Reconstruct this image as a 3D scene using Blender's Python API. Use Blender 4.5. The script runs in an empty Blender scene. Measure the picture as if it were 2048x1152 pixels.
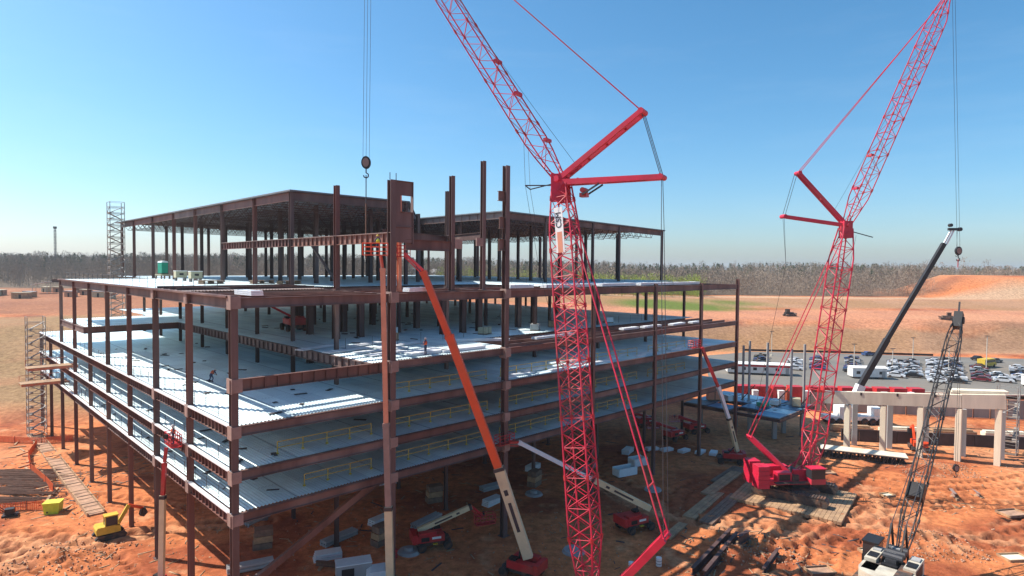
import bpy, math, random
import numpy as np
from mathutils import Vector, Matrix
random.seed(7); rng = np.random.default_rng(11)
S = bpy.context.scene; COL = S.collection
V = Vector
# ------------------------------------------------------------------ camera, sky, sun, exposure
CZ = 31.0
cd = bpy.data.cameras.new('camera'); cam = bpy.data.objects.new('camera', cd); COL.objects.link(cam)
cd.sensor_width = 36.0; cd.lens = 1239.1/2048*36.0; cd.clip_start = 0.5; cd.clip_end = 9000
cam.location = (0, 0, CZ)
cam.rotation_euler = (Matrix.Rotation(math.pi/2-0.0323, 3, 'X') @ Matrix.Rotation(0.008, 3, 'Z')).to_euler()
S.camera = cam
SUN_EL = math.radians(47); SUN_DIR = V((-0.965, 0.26, 0)).normalized()
world = bpy.data.worlds.new('World'); S.world = world; world.use_nodes = True
nt = world.node_tree; bg = nt.nodes['Background']
sky = nt.nodes.new('ShaderNodeTexSky'); sky.sky_type = 'NISHITA'; sky.sun_disc = False
sky.sun_elevation = SUN_EL; sky.sun_rotation = math.atan2(SUN_DIR.x, SUN_DIR.y)
sky.altitude = 0; sky.air_density = 1.0; sky.dust_density = 1.0; sky.ozone_density = 7.0
hs = nt.nodes.new('ShaderNodeHueSaturation'); hs.inputs['Saturation'].default_value = 1.14; hs.inputs['Hue'].default_value = .487
nt.links.new(sky.outputs[0], hs.inputs['Color']); wc_ = nt.nodes.new('ShaderNodeTexCoord'); wm_ = nt.nodes.new('ShaderNodeMapping'); wm_.inputs['Scale'].default_value = (2.2, 2.2, 16.0); wm_.inputs['Location'].default_value = (3.1, .4, .2)
wn_ = nt.nodes.new('ShaderNodeTexNoise'); wn_.inputs['Scale'].default_value = 1.6; wn_.inputs['Detail'].default_value = 6; wn_.inputs['Roughness'].default_value = .62
wr_ = nt.nodes.new('ShaderNodeValToRGB'); wr_.color_ramp.elements[0].position = .52; wr_.color_ramp.elements[1].position = .8; wr_.color_ramp.elements[1].color = (.05,.05,.05,1)
wx_ = nt.nodes.new('ShaderNodeMixRGB'); wx_.inputs[2].default_value = (6.0, 6.4, 6.6, 1)     # thin high cloud wisps
for a_, b_ in ((wc_.outputs['Generated'], wm_.inputs[0]), (wm_.outputs[0], wn_.inputs['Vector']), (wn_.outputs['Fac'], wr_.inputs[0]), (wr_.outputs[0], wx_.inputs[0]), (hs.outputs[0], wx_.inputs[1])): nt.links.new(a_, b_)
nt.links.new(wx_.outputs[0], bg.inputs[0]); bg.inputs[1].default_value = 0.118
sd = bpy.data.lights.new('sun', 'SUN'); sd.energy = 5.0; sd.angle = math.radians(0.5); sd.color = (1.0, 0.93, 0.84)
so = bpy.data.objects.new('sun', sd); COL.objects.link(so)
so.rotation_euler = (-(V((SUN_DIR.x*math.cos(SUN_EL), SUN_DIR.y*math.cos(SUN_EL), math.sin(SUN_EL))))).to_track_quat('-Z', 'Y').to_euler()
S.view_settings.view_transform = 'Standard'; S.view_settings.look = 'None'
S.view_settings.exposure = 0.58; S.view_settings.gamma = 1.0
S.view_settings.use_curve_mapping = False
# ------------------------------------------------------------------ materials
def mat(name, col, rough=0.7, metal=0.0, var=0.25, scale=1.5, bump=0.0, bscale=8.0, dirt=None, dirt_amt=0.4, streak=False):
    m = bpy.data.materials.new(name); m.use_nodes = True; t = m.node_tree; N = t.nodes; L = t.links
    b = N['Principled BSDF']; b.inputs['Roughness'].default_value = rough; b.inputs['Metallic'].default_value = metal
    tc = N.new('ShaderNodeTexCoord'); mp = N.new('ShaderNodeMapping'); L.new(tc.outputs['Object'], mp.inputs[0])
    if streak: mp.inputs['Scale'].default_value = (1, 1, 0.15)
    no = N.new('ShaderNodeTexNoise'); no.inputs['Scale'].default_value = scale; no.inputs['Detail'].default_value = 6; no.inputs['Roughness'].default_value = 0.65
    L.new(mp.outputs[0], no.inputs['Vector'])
    cr = N.new('ShaderNodeValToRGB'); cr.color_ramp.elements[0].position = 0.3; cr.color_ramp.elements[1].position = 0.72
    lo = [c*(1-var) for c in col]; hi = [min(1, c*(1+var)) for c in col]
    cr.color_ramp.elements[0].color = (*lo, 1); cr.color_ramp.elements[1].color = (*hi, 1)
    L.new(no.outputs['Fac'], cr.inputs[0]); out = cr.outputs[0]
    if dirt:
        n2 = N.new('ShaderNodeTexNoise'); n2.inputs['Scale'].default_value = scale*0.37; n2.inputs['Detail'].default_value = 8
        L.new(mp.outputs[0], n2.inputs['Vector'])
        r2 = N.new('ShaderNodeValToRGB'); r2.color_ramp.elements[0].position = 0.48; r2.color_ramp.elements[1].position = 0.68
        r2.color_ramp.elements[1].color = (dirt_amt,)*3+(1,); r2.color_ramp.elements[0].color = (0, 0, 0, 1)
        L.new(n2.outputs['Fac'], r2.inputs[0])
        mx = N.new('ShaderNodeMixRGB'); L.new(r2.outputs[0], mx.inputs[0]); L.new(out, mx.inputs[1]); mx.inputs[2].default_value = (*dirt, 1); out = mx.outputs[0]
    L.new(out, b.inputs['Base Color'])
    if bump:
        nb = N.new('ShaderNodeTexNoise'); nb.inputs['Scale'].default_value = bscale; nb.inputs['Detail'].default_value = 5; L.new(tc.outputs['Object'], nb.inputs['Vector'])
        bu = N.new('ShaderNodeBump'); bu.inputs['Strength'].default_value = bump; bu.inputs['Distance'].default_value = 0.1
        L.new(nb.outputs['Fac'], bu.inputs['Height']); L.new(bu.outputs[0], b.inputs['Normal'])
    return m
M = dict(
 steel=mat('primed_steel', (0.118, 0.053, 0.042), 0.6, 0, .42, .8, dirt=(0.25, 0.155, 0.12), dirt_amt=.6, streak=True),
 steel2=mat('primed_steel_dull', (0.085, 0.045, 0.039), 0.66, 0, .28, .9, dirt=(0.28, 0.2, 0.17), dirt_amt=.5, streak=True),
 litsteel=mat('lit_primer', (0.25, 0.11, 0.075), 0.6, 0, .3, 1.0, dirt=(0.32, 0.2, 0.15), dirt_amt=.5),  # primer lightened in colour to stand for sun on the mezzanine beams
 steelb=mat('primed_steel_grey', (0.125, 0.07, 0.06), 0.6, 0, .4, .7, dirt=(0.24, 0.17, 0.15), dirt_amt=.7, streak=True),
 steelc=mat('primed_steel_red', (0.15, 0.055, 0.042), 0.6, 0, .4, .9, dirt=(0.2, 0.1, 0.075), dirt_amt=.6, streak=True),
 plate=mat('primed_plate', (0.3, 0.2, 0.165), 0.6, 0, .2, 1.2),
 galv=mat('galvanized_deck', (0.76, 0.9, 0.93), 0.36, 0.22, .1, .35, dirt=(0.55, 0.64, 0.64), dirt_amt=.7),
 sheet=mat('galvanized_sheet', (0.82, 0.83, 0.84), 0.5, 0.25, .08, 1.2),
 under=mat('deck_shade_grey', (0.16, 0.16, 0.17), 0.6, 0.2, .2, .6),  # deck grey darkened in colour for the shade beneath the roof
 red=mat('crane_red', (0.58, 0.014, 0.05), 0.5, 0, .22, .5, dirt=(0.36, 0.07, 0.065), dirt_amt=.8),
 reddark=mat('lift_red', (0.5, 0.02, 0.025), 0.45, 0, .2, .9, dirt=(0.32, 0.1, 0.06), dirt_amt=.5),
 orange=mat('lift_orange', (0.78, 0.085, 0.02), 0.42, 0, .12, .8, dirt=(0.55, 0.13, 0.05), dirt_amt=.4),
 peach=mat('faded_orange', (0.72, 0.28, 0.16), 0.5, 0, .15, .8),
 cream=mat('lift_cream', (0.66, 0.56, 0.34), 0.5, 0, .12, .9, dirt=(0.45, 0.34, 0.2), dirt_amt=.5),
 yellow=mat('safety_yellow', (0.62, 0.42, 0.04), 0.5, 0, .15, 2),
 lime=mat('lime_paint', (0.5, 0.62, 0.03), 0.5, 0, .15, 2),
 white=mat('white_paint', (0.78, 0.77, 0.73), 0.5, 0, .06, 1.2, dirt=(0.5, 0.4, 0.3), dirt_amt=.3),
 black=mat('black_steel', (0.022, 0.02, 0.02), 0.5, 0.2, .3, 2),
 rubber=mat('rubber', (0.03, 0.028, 0.027), 0.85, 0, .3, 4, dirt=(0.25, 0.11, 0.06), dirt_amt=.6),
 track=mat('track_steel', (0.09, 0.07, 0.06), 0.7, 0.3, .3, 3, dirt=(0.33, 0.15, 0.08), dirt_amt=.8),
 cable=mat('steel_cable', (0.06, 0.06, 0.065), 0.5, 0.5, .2, 3),
 glass=mat('dark_glass', (0.03, 0.035, 0.04), 0.1, 0, .1, 1),
 concrete=mat('concrete', (0.76, 0.68, 0.52), 0.85, 0, .12, .7, .25, 12, dirt=(0.5, 0.4, 0.29), dirt_amt=.5, streak=True),
 concgrey=mat('grey_concrete', (0.36, 0.36, 0.35), 0.85, 0, .15, .7, .2, 12, dirt=(0.25, 0.22, 0.2), dirt_amt=.5, streak=True),
 wood=mat('timber', (0.42, 0.26, 0.14), 0.8, 0, .3, 1.5, .2, 20, dirt=(0.2, 0.12, 0.08), dirt_amt=.6),
 wooddark=mat('weathered_timber', (0.2, 0.13, 0.09), 0.85, 0, .35, 1.5),
 rust=mat('rusty_rebar', (0.16, 0.075, 0.045), 0.85, 0, .35, 2),
 net=mat('orange_netting', (0.85, 0.16, 0.04), 0.7, 0, .15, 3),
 teal=mat('teal_plastic', (0.01, 0.33, 0.2), 0.45, 0, .1, 2),
 palewhite=mat('pale_plastic', (0.72, 0.78, 0.78), 0.5, 0, .06, 2),
 boxtan=mat('tan_box', (0.48, 0.42, 0.27), 0.7, 0, .15, 2),
 bluetarp=mat('blue_sheet', (0.07, 0.2, 0.33), 0.4, 0.3, .4, .35, dirt=(0.25, 0.42, 0.52), dirt_amt=.9),
 asphalt=mat('asphalt', (0.165, 0.155, 0.135), 0.9, 0, .18, .08, .2, 3, dirt=(0.24, 0.19, 0.14), dirt_amt=.6),
 scaf=mat('scaffold_steel', (0.3, 0.29, 0.27), 0.6, 0.3, .25, 2, dirt=(0.3, 0.2, 0.14), dirt_amt=.6),
 dirtywhite=mat('dirty_white', (0.58, 0.53, 0.42), 0.55, 0, .15, 1.2, dirt=(0.33, 0.23, 0.15), dirt_amt=.7),
 pole=mat('pale_pole', (0.55, 0.5, 0.42), 0.6, 0, .1, 1),
 skin=mat('skin', (0.45, 0.24, 0.16), 0.6, 0, .08, 8),
 jeans=mat('denim', (0.045, 0.06, 0.11), 0.85, 0, .2, 20),
 vest=mat('orange_vest', (0.8, 0.16, 0.05), 0.75, 0, .12, 10),
 limevest=mat('lime_vest', (0.62, 0.66, 0.05), 0.75, 0, .12, 10),
 stone=mat('rubble', (0.42, 0.25, 0.16), 0.9, 0, .4, 1.0),
 fabric=mat('silt_fabric', (0.03, 0.025, 0.022), 0.9, 0, .3, 1),
 screen=mat('fence_screen', (0.3, 0.29, 0.25), 0.85, 0, .2, .5, streak=True),
 darkwall=mat('dark_formwork', (0.06, 0.045, 0.045), 0.8, 0, .3, .6),
)
tg = M['galv'].node_tree; bt = tg.nodes.new('ShaderNodeTexBrick'); bt.inputs['Color1'].default_value = (1.06,1.05,1.04,1); bt.inputs['Color2'].default_value = (.8,.84,.87,1); bt.inputs['Mortar'].default_value = (.45,.47,.5,1)
bt.inputs['Scale'].default_value = 1.0; bt.inputs['Mortar Size'].default_value = .03; bt.inputs['Brick Width'].default_value = 9.0; bt.inputs['Row Height'].default_value = 1.8
gmp = tg.nodes.new('ShaderNodeMapping'); gmp.inputs['Rotation'].default_value = (0,0,math.pi/2); gtc = tg.nodes.new('ShaderNodeTexCoord'); gmx = tg.nodes.new('ShaderNodeMixRGB'); gmx.blend_type = 'MULTIPLY'; gmx.inputs[0].default_value = 1
gb_ = tg.nodes['Principled BSDF']; gsrc = gb_.inputs['Base Color'].links[0].from_socket
for a_, b_ in ((gtc.outputs['Object'], gmp.inputs[0]), (gmp.outputs[0], bt.inputs['Vector']), (gsrc, gmx.inputs[1]), (bt.outputs['Color'], gmx.inputs[2]), (gmx.outputs[0], gb_.inputs['Base Color'])): tg.links.new(a_, b_)
def carpaint(n, c): return mat('paint_'+n, c, 0.25, 0.1, .05, 2)
# ------------------------------------------------------------------ mesh helpers
class MB:
    def __init__(s): s.v = []; s.f = []
    def add(s, vs, fs):
        o = len(s.v); s.v += [tuple(p) for p in vs]; s.f += [tuple(i+o for i in f) for f in fs]; return s
    def box(s, a, b):
        (x0, y0, z0), (x1, y1, z1) = a, b
        return s.add([(x0,y0,z0),(x1,y0,z0),(x1,y1,z0),(x0,y1,z0),(x0,y0,z1),(x1,y0,z1),(x1,y1,z1),(x0,y1,z1)],
              [(3,2,1,0),(4,5,6,7),(0,1,5,4),(1,2,6,5),(2,3,7,6),(3,0,4,7)])
    def obox(s, p0, p1, w, h, up=(0,0,1), w1=None, h1=None, dz=0.0):
        p0 = V(p0); p1 = V(p1); a = (p1-p0).normalized(); u = V(up)
        if abs(a.dot(u)) > 0.98: u = V((1,0,0)) if abs(a.x) < .9 else V((0,1,0))
        r = a.cross(u).normalized(); u = r.cross(a).normalized(); w1 = w if w1 is None else w1; h1 = h if h1 is None else h1
        vs = []
        for p, ww, hh in ((p0, w, h), (p1, w1, h1)):
            for sx, sy in ((-1,-1),(1,-1),(1,1),(-1,1)): vs.append(p+r*(sx*ww/2)+u*(sy*hh/2+dz))
        return s.add(vs, [(3,2,1,0),(4,5,6,7),(0,1,5,4),(1,2,6,5),(2,3,7,6),(3,0,4,7)])
    def ibeam(s, p0, p1, d, w, up=(0,0,1), tf=.05, tw=.035):
        s.obox(p0, p1, w, tf, up, dz=d/2-tf/2); s.obox(p0, p1, w, tf, up, dz=-d/2+tf/2)
        return s.obox(p0, p1, tw, d-2*tf, up)
    def tube(s, p0, p1, r, n=6, r1=None):
        p0 = V(p0); p1 = V(p1); a = p1-p0
        if a.length < 1e-6: return s
        a.normalize(); u = V((0,0,1)) if abs(a.z) < .9 else V((1,0,0)); x = a.cross(u).normalized(); y = x.cross(a); r1 = r if r1 is None else r1
        vs = [p+x*(rr*math.cos(2*math.pi*k/n))+y*(rr*math.sin(2*math.pi*k/n)) for p, rr in ((p0,r),(p1,r1)) for k in range(n)]
        return s.add(vs, [(k,(k+1)%n,n+(k+1)%n,n+k) for k in range(n)]+[tuple(range(n))[::-1], tuple(range(n,2*n))])
    def poly(s, pts, r, n=5):
        for a, b in zip(pts, pts[1:]): s.tube(a, b, r, n)
        return s
    def prism(s, prof, y0, y1, t=None):       # profile in x,z extruded along y
        n = len(prof); vs = [(x,y0,z) for x,z in prof]+[(x,y1,z) for x,z in (t or prof)]
        return s.add(vs, [(k,(k+1)%n,n+(k+1)%n,n+k) for k in range(n)]+[tuple(range(n))[::-1], tuple(range(n,2*n))])
    def slab(s, pts, z0, z1):
        n = len(pts); vs = [(x,y,z0) for x,y in pts]+[(x,y,z1) for x,y in pts]
        return s.add(vs, [(k,(k+1)%n,n+(k+1)%n,n+k) for k in range(n)]+[tuple(range(n))[::-1], tuple(range(n,2*n))])
    def mesh(s, name):
        me = bpy.data.meshes.new(name); me.from_pydata(s.v, [], s.f); me.update(); return me
    def build(s, name, m, parent=None, world=False, smooth=False):
        if world and parent is not None:
            o = parent
            off = V((0,0,0))
            while o is not None: off += o.location; o = o.parent
            s.v = [tuple(V(p)-off) for p in s.v]
        me = s.mesh(name); me.materials.append(M[m] if isinstance(m, str) else m)
        if smooth: me.polygons.foreach_set('use_smooth', [True]*len(me.polygons))
        return link(name, me, parent)
def link(name, me, parent=None, loc=None, rz=None):
    o = bpy.data.objects.new(name, me); COL.objects.link(o)
    if parent is not None: o.parent = parent
    if loc is not None: o.location = loc
    if rz is not None: o.rotation_euler = (0, 0, rz)
    return o
def tag(o, label=None, cat=None, group=None, kind=None):
    if label: o['label'] = label
    if cat: o['category'] = cat
    if group: o['group'] = group
    if kind: o['kind'] = kind
    return o
def thing(name, label, cat, loc=(0,0,0), rz=0.0, group=None):
    o = bpy.data.objects.new(name, None); COL.objects.link(o); o.location = loc; o.rotation_euler = (0,0,rz)
    return tag(o, label, cat, group)
def npmesh(name, v, f, m, parent=None):
    v = np.asarray(v, dtype=np.float32); f = np.asarray(f, dtype=np.int32); k = f.shape[1]
    me = bpy.data.meshes.new(name); me.vertices.add(len(v)); me.vertices.foreach_set('co', v.ravel())
    me.loops.add(f.size); me.loops.foreach_set('vertex_index', f.ravel())
    me.polygons.add(len(f)); me.polygons.foreach_set('loop_start', np.arange(0, f.size, k, dtype=np.int32))
    me.polygons.foreach_set('loop_total', np.full(len(f), k, dtype=np.int32))
    me.update(calc_edges=True); me.materials.append(m); return link(name, me, parent)
def copy_tree(o, parent=None):
    c = o.copy(); COL.objects.link(c); c.parent = parent
    for ch in o.children: copy_tree(ch, c)
    return c
ORD = ['first','second','third','fourth','fifth','sixth','seventh','eighth','ninth','tenth','eleventh','twelfth','thirteenth','fourteenth','fifteenth','sixteenth','seventeenth','eighteenth','nineteenth','twentieth']
# ------------------------------------------------------------------ terrain
def hsh(ix, iy, s):
    n = (ix.astype(np.int64)*374761393+iy.astype(np.int64)*668265263+s*1274126177) & 0x7fffffff
    n = ((n ^ (n >> 13))*1274126177) & 0x7fffffff
    return ((n ^ (n >> 16)) & 0xffff)/65535.0
def vnoise(x, y, s=0):
    ix = np.floor(x); iy = np.floor(y); fx = x-ix; fy = y-iy; fx = fx*fx*(3-2*fx); fy = fy*fy*(3-2*fy)
    a = hsh(ix,iy,s); b = hsh(ix+1,iy,s); c = hsh(ix,iy+1,s); d = hsh(ix+1,iy+1,s)
    return (a*(1-fx)+b*fx)*(1-fy)+(c*(1-fx)+d*fx)*fy
def fbm(x, y, s=0, o=4):
    t = 0; a = .5
    for k in range(o): t = t+a*vnoise(x, y, s+k); x = x*2.03+5; y = y*2.03+9; a *= .5
    return t
PL = ([-50,120,150,185,215,250,330,450,600,900,6000], [0,0,4.6,12.2,12.8,15,18,22,28,30,30])
PR = ([-50,150,154,230,256,290,345,375,450,600,900,6000], [0,0,.9,.9,10.6,12,15,15.5,18,23,26,26])
def base_h(x, y):
    x = np.asarray(x, float); y = np.asarray(y, float)
    t = x/np.maximum(y, 30); w = np.clip((t+.3)/.6, 0, 1); w = w*w*(3-2*w)
    wob = (fbm(x/60, y/60, 3, 3)-.45)*26*np.clip((y-135)/60, 0, 1)*(1-np.clip((t-.25)/.1, 0, 1)*np.clip((245-y)/20, 0, 1))
    yy = y+wob
    h = np.interp(yy, *PL)*(1-w)+np.interp(yy, *PR)*w
    m = np.exp(-(((x-330)/62)**2+((y-395)/30)**2)*1.0); h = h+12*np.clip(m*3.2-.35, 0, 1)       # spoil heap on the right
    h = h+np.clip((y-380)/200, 0, 1)*(fbm(x/170, y/170, 20, 3)-.45)*9
    return h
TRACKS = []
def track(pts, wd=2.2, dp=.24): TRACKS.append((np.array(pts, float), wd, dp))
track([(30,60),(36,70),(47,79),(60,82),(80,80)]); track([(26,60),(33,72),(45,82),(62,86),(84,88)]); track([(24,74),(34,77),(45,74),(58,70),(75,64)])
track([(-70,62),(-55,66),(-42,60),(-34,52)]); track([(-72,66),(-56,70),(-42,64),(-30,53)]); track([(-60,60),(-48,66),(-40,72),(-30,74)])
track([(28,66),(38,69),(50,68),(66,74),(90,76)]); track([(46,100),(52,92),(62,88),(80,92)]); track([(-80,80),(-66,72),(-50,62)])
for q_ in range(16):
    cx_, cy_, r_, a_, sp_ = rng.uniform(30,80), rng.uniform(60,95), rng.uniform(8,30), rng.uniform(0,6.28), rng.uniform(.6,1.6)
    if q_ > 10: cx_, cy_ = rng.uniform(-62,-40), rng.uniform(54,70)
    track([(cx_+r_*math.cos(a_+sp_*k/5), cy_+r_*math.sin(a_+sp_*k/5)*.7) for k in range(6)], rng.uniform(1.7,3.0), rng.uniform(.12,.22))
def seg_dist(x, y, P):
    best = np.full(x.shape, 1e9); al = np.zeros(x.shape); acc = 0
    for a, b in zip(P, P[1:]):
        d = b-a; L = np.hypot(*d); t = np.clip(((x-a[0])*d[0]+(y-a[1])*d[1])/L**2, 0, 1)
        q = np.hypot(x-a[0]-t*d[0], y-a[1]-t*d[1]); m = q < best; best = np.where(m, q, best); al = np.where(m, acc+t*L, al); acc += L
    return best, al
def ground_h(x, y):
    x = np.asarray(x, float); y = np.asarray(y, float)
    h = base_h(x, y)
    near = np.clip((140-y)/20, 0, 1)
    h = h+near*((fbm(x/7, y/7, 40, 4)-.47)*.42+(fbm(x/1.7, y/1.7, 60, 3)-.45)*.13*(.3+1.4*np.clip((fbm(x/14, y/14, 44, 2)-.3)*3, 0, 1)))
    if near.max() <= 0: return h
    for P, wd, dp in TRACKS:
        d, al = seg_dist(x, y, P)
        g = np.exp(-((d-wd/2)/.38)**2)
        h = h-near*g*dp*(1.2+.8*np.sign(np.sin(al*4.2)))+near*np.exp(-((d-wd/2-.8)/.35)**2)*dp*.8
    h = h+near*np.exp(-(((x-47)/7)**2+((y-68.5)/3.5)**2))*0.8*fbm(x/.9, y/.9, 80, 3)*1.6     # churned clods
    for cx_, cy_, rx_, ry_, hh_ in ((24,66.5,2.4,1.6,.9),(29.5,69.5,1.8,1.2,.7),(47,70.5,4,1.8,.8),(-48,64.5,3,1.4,.7),(66,96,5,2,.9),(84,92,6,2.4,1.0),(58,100,3,1.3,.7),(-70,100,5,2,.9)):
        h = h+near*np.exp(-(((x-cx_)/rx_)**2+((y-cy_)/ry_)**2))*hh_*(.55+.9*fbm(x/.8, y/.8, 91, 3))
    return h
def axis(parts):
    out = []
    for a, b, n in parts: out += list(np.linspace(a, b, n, endpoint=False))
    return np.array(out+[parts[-1][1]])
gx = axis([(-5000,-900,10),(-900,-260,26),(-260,-100,40),(-100,108,600),(108,260,50),(260,900,34),(900,5000,10)])
gy = axis([(-60,44,12),(44,120,270),(120,300,90),(300,700,50),(700,6000,16)])
GX, GY = np.meshgrid(gx, gy); GZ = ground_h(GX, GY)
nx, ny = len(gx), len(gy); idx = np.arange(nx*ny).reshape(ny, nx)
gf = np.stack([idx[:-1,:-1], idx[:-1,1:], idx[1:,1:], idx[1:,:-1]], -1).reshape(-1, 4)
gm = bpy.data.materials.new('red_clay_and_grass'); gm.use_nodes = True
ground = npmesh('ground', np.stack([GX,GY,GZ], -1).reshape(-1,3), gf, gm); tag(ground, kind='structure')
ground.data.polygons.foreach_set('use_smooth', [True]*len(gf))
def lerp(a, b, w): return a+(np.asarray(b)-a)*w[..., None]
def soil(x, y):
    t = x/np.maximum(y, 30); n1 = fbm(x/9, y/9, 5, 4); n2 = fbm(x/30, y/30, 6, 4); n3 = fbm(x/2.5, y/2.5, 7, 3)
    c = np.zeros(x.shape+(3,))+np.array([.64,.225,.088])
    c = lerp(c, [.37,.105,.045], np.clip((n1-.42)*5, 0, 1)); c = lerp(c, [.72,.36,.18], np.clip((n2-.5)*6, 0, 1)*.7); c = lerp(c, [.74,.41,.22], np.clip((n3-.58)*6, 0, 1)*.6)
    left = np.clip((.05-t)/.2, 0, 1)
    hh = base_h(x, y)
    gr = np.array([.38,.255,.14]); g = lerp(np.zeros(x.shape+(3,))+gr, [.29,.2,.1], np.clip((n2-.4)*4, 0, 1)); g = lerp(g, [.40,.22,.115], np.clip((n1-.52)*6, 0, 1)*.8)
    slope_l = left*np.clip((y-118)/14, 0, 1)*np.clip((222-y+30*(n2-.5))/12, 0, 1)
    c = lerp(c, g, slope_l*.92) if False else c*(1-slope_l[...,None]*.92)+g*(slope_l*.92)[...,None]
    right = 1-left
    sr = right*(np.clip((y-222)/8, 0, 1)*np.clip((254-y+20*(n2-.5))/5, 0, 1)+np.clip((y-296+26*(n2-.5))/8, 0, 1)*np.clip((352-y)/5, 0, 1))
    g2 = lerp(np.zeros(x.shape+(3,))+np.array([.43,.265,.16]), [.36,.215,.11], np.clip((n2-.45)*5, 0, 1))
    c = c*(1-sr[...,None]*.9)+g2*(sr*.9)[...,None]
    ter = right*np.clip((y-250)/5, 0, 1)*np.clip((300-y)/6, 0, 1)
    c = c*(1-ter[...,None]*.7)+np.array([.56,.29,.18])*(ter*.7)[...,None]
    bl = left*np.clip((y-215)/10, 0, 1)
    c = c*(1-bl[...,None]*.8)+(np.array([.34,.165,.095])*(.7+.6*n2[...,None]))*(bl*.8)[...,None]
    gg = np.clip((1-np.hypot((x-92)/48, (y-315)/32))*3, 0, 1)*np.clip((n2-.3)*4, 0, 1)
    c = c*(1-gg[...,None])+np.array([.14,.19,.035])*gg[...,None]
    road = np.clip((y-348)/4, 0, 1)*np.clip((372-y)/5, 0, 1)*right
    c = c*(1-road[...,None]*.8)+np.array([.56,.41,.27])*(road*.8)[...,None]
    rock = np.clip((t-.66)/.02, 0, 1)*np.clip((y-230)/4, 0, 1)*np.clip((260-y)/4, 0, 1)
    c = c*(1-rock[...,None]*.5)+(np.array([.28,.17,.1])*(.5+n3[...,None]))*(rock*.5)[...,None]
    wood = np.clip((y-372)/8, 0, 1)*(1-np.exp(-(((x-330)/70)**2+((y-395)/40)**2))*1.5).clip(0, 1)
    wl = left*np.clip((y-330)/10, 0, 1); wood = np.maximum(wood, wl)
    c = c*(1-wood[...,None])+np.array([.16,.125,.09])*wood[...,None]
    site = np.clip((140-y)/15, 0, 1)
    for ti, (P, wd, dp) in enumerate(TRACKS):
        if ti % 3 == 2:
            d, al = seg_dist(x, y, P); q = np.exp(-(d/(wd*.75))**4)*site*.55; c = c*(1-q[...,None])+np.array([.72,.38,.2])*q[...,None]
        d, al = seg_dist(x, y, P); q = np.exp(-((d-wd/2)/.45)**2)*site*(.4+.35*np.sign(np.sin(al*4.2)))
        c = c*(1-q[...,None])+np.array([.32,.105,.05])*q[...,None]
    return np.clip(c, 0, 1)
ca = ground.data.color_attributes.new('soil', 'FLOAT_COLOR', 'POINT')
cc = soil(GX, GY).reshape(-1,3); ca.data.foreach_set('color', np.concatenate([cc, np.ones((len(cc),1))], 1).astype(np.float32).ravel())
t = gm.node_tree; b = t.nodes['Principled BSDF']; b.inputs['Roughness'].default_value = .95; b.inputs['Specular IOR Level'].default_value = .15
at = t.nodes.new('ShaderNodeAttribute'); at.attribute_name = 'soil'; tc = t.nodes.new('ShaderNodeTexCoord')
n1 = t.nodes.new('ShaderNodeTexNoise'); n1.inputs['Scale'].default_value = .9; n1.inputs['Detail'].default_value = 9; n1.inputs['Roughness'].default_value = .72
r1 = t.nodes.new('ShaderNodeValToRGB'); r1.color_ramp.elements[0].position = .3; r1.color_ramp.elements[0].color = (.5,.44,.4,1); r1.color_ramp.elements[1].position = .7; r1.color_ramp.elements[1].color = (1.28,1.25,1.22,1)
mx = t.nodes.new('ShaderNodeMixRGB'); mx.blend_type = 'MULTIPLY'; mx.inputs[0].default_value = 1
bu = t.nodes.new('ShaderNodeBump'); bu.inputs['Strength'].default_value = .7; bu.inputs['Distance'].default_value = .4
for a_, b_ in ((tc.outputs['Object'], n1.inputs['Vector']), (n1.outputs['Fac'], r1.inputs[0]), (at.outputs['Color'], mx.inputs[1]), (r1.outputs[0], mx.inputs[2]), (mx.outputs[0], b.inputs['Base Color']), (n1.outputs['Fac'], bu.inputs['Height']), (bu.outputs[0], b.inputs['Normal'])): t.links.new(a_, b_)
def gz(x, y):
    i = min(max(int(np.searchsorted(gx, x))-1, 0), nx-2); j = min(max(int(np.searchsorted(gy, y))-1, 0), ny-2)
    u = (x-gx[i])/(gx[i+1]-gx[i]); v = (y-gy[j])/(gy[j+1]-gy[j])
    return float((GZ[j,i]*(1-u)+GZ[j,i+1]*u)*(1-v)+(GZ[j+1,i]*(1-u)+GZ[j+1,i+1]*u)*v)
def bz(x, y): return float(base_h(np.array([x]), np.array([y]))[0])
# parking lot
lot = MB().slab([(52,160),(120,150),(215,150),(215,205),(176,213),(112,224),(88,226),(66,214)], .96, 1.06).build('parking_lot', 'asphalt'); tag(lot, kind='structure')
kb = MB()
for a_, b_ in zip([(52,160),(120,150),(214,150)], [(120,150),(214,150),(214.8,205)]): kb.obox((*a_,1.02), (*b_,1.02), .35, .34)
tag(kb.build('kerb', M['concrete']), kind='structure')
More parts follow.
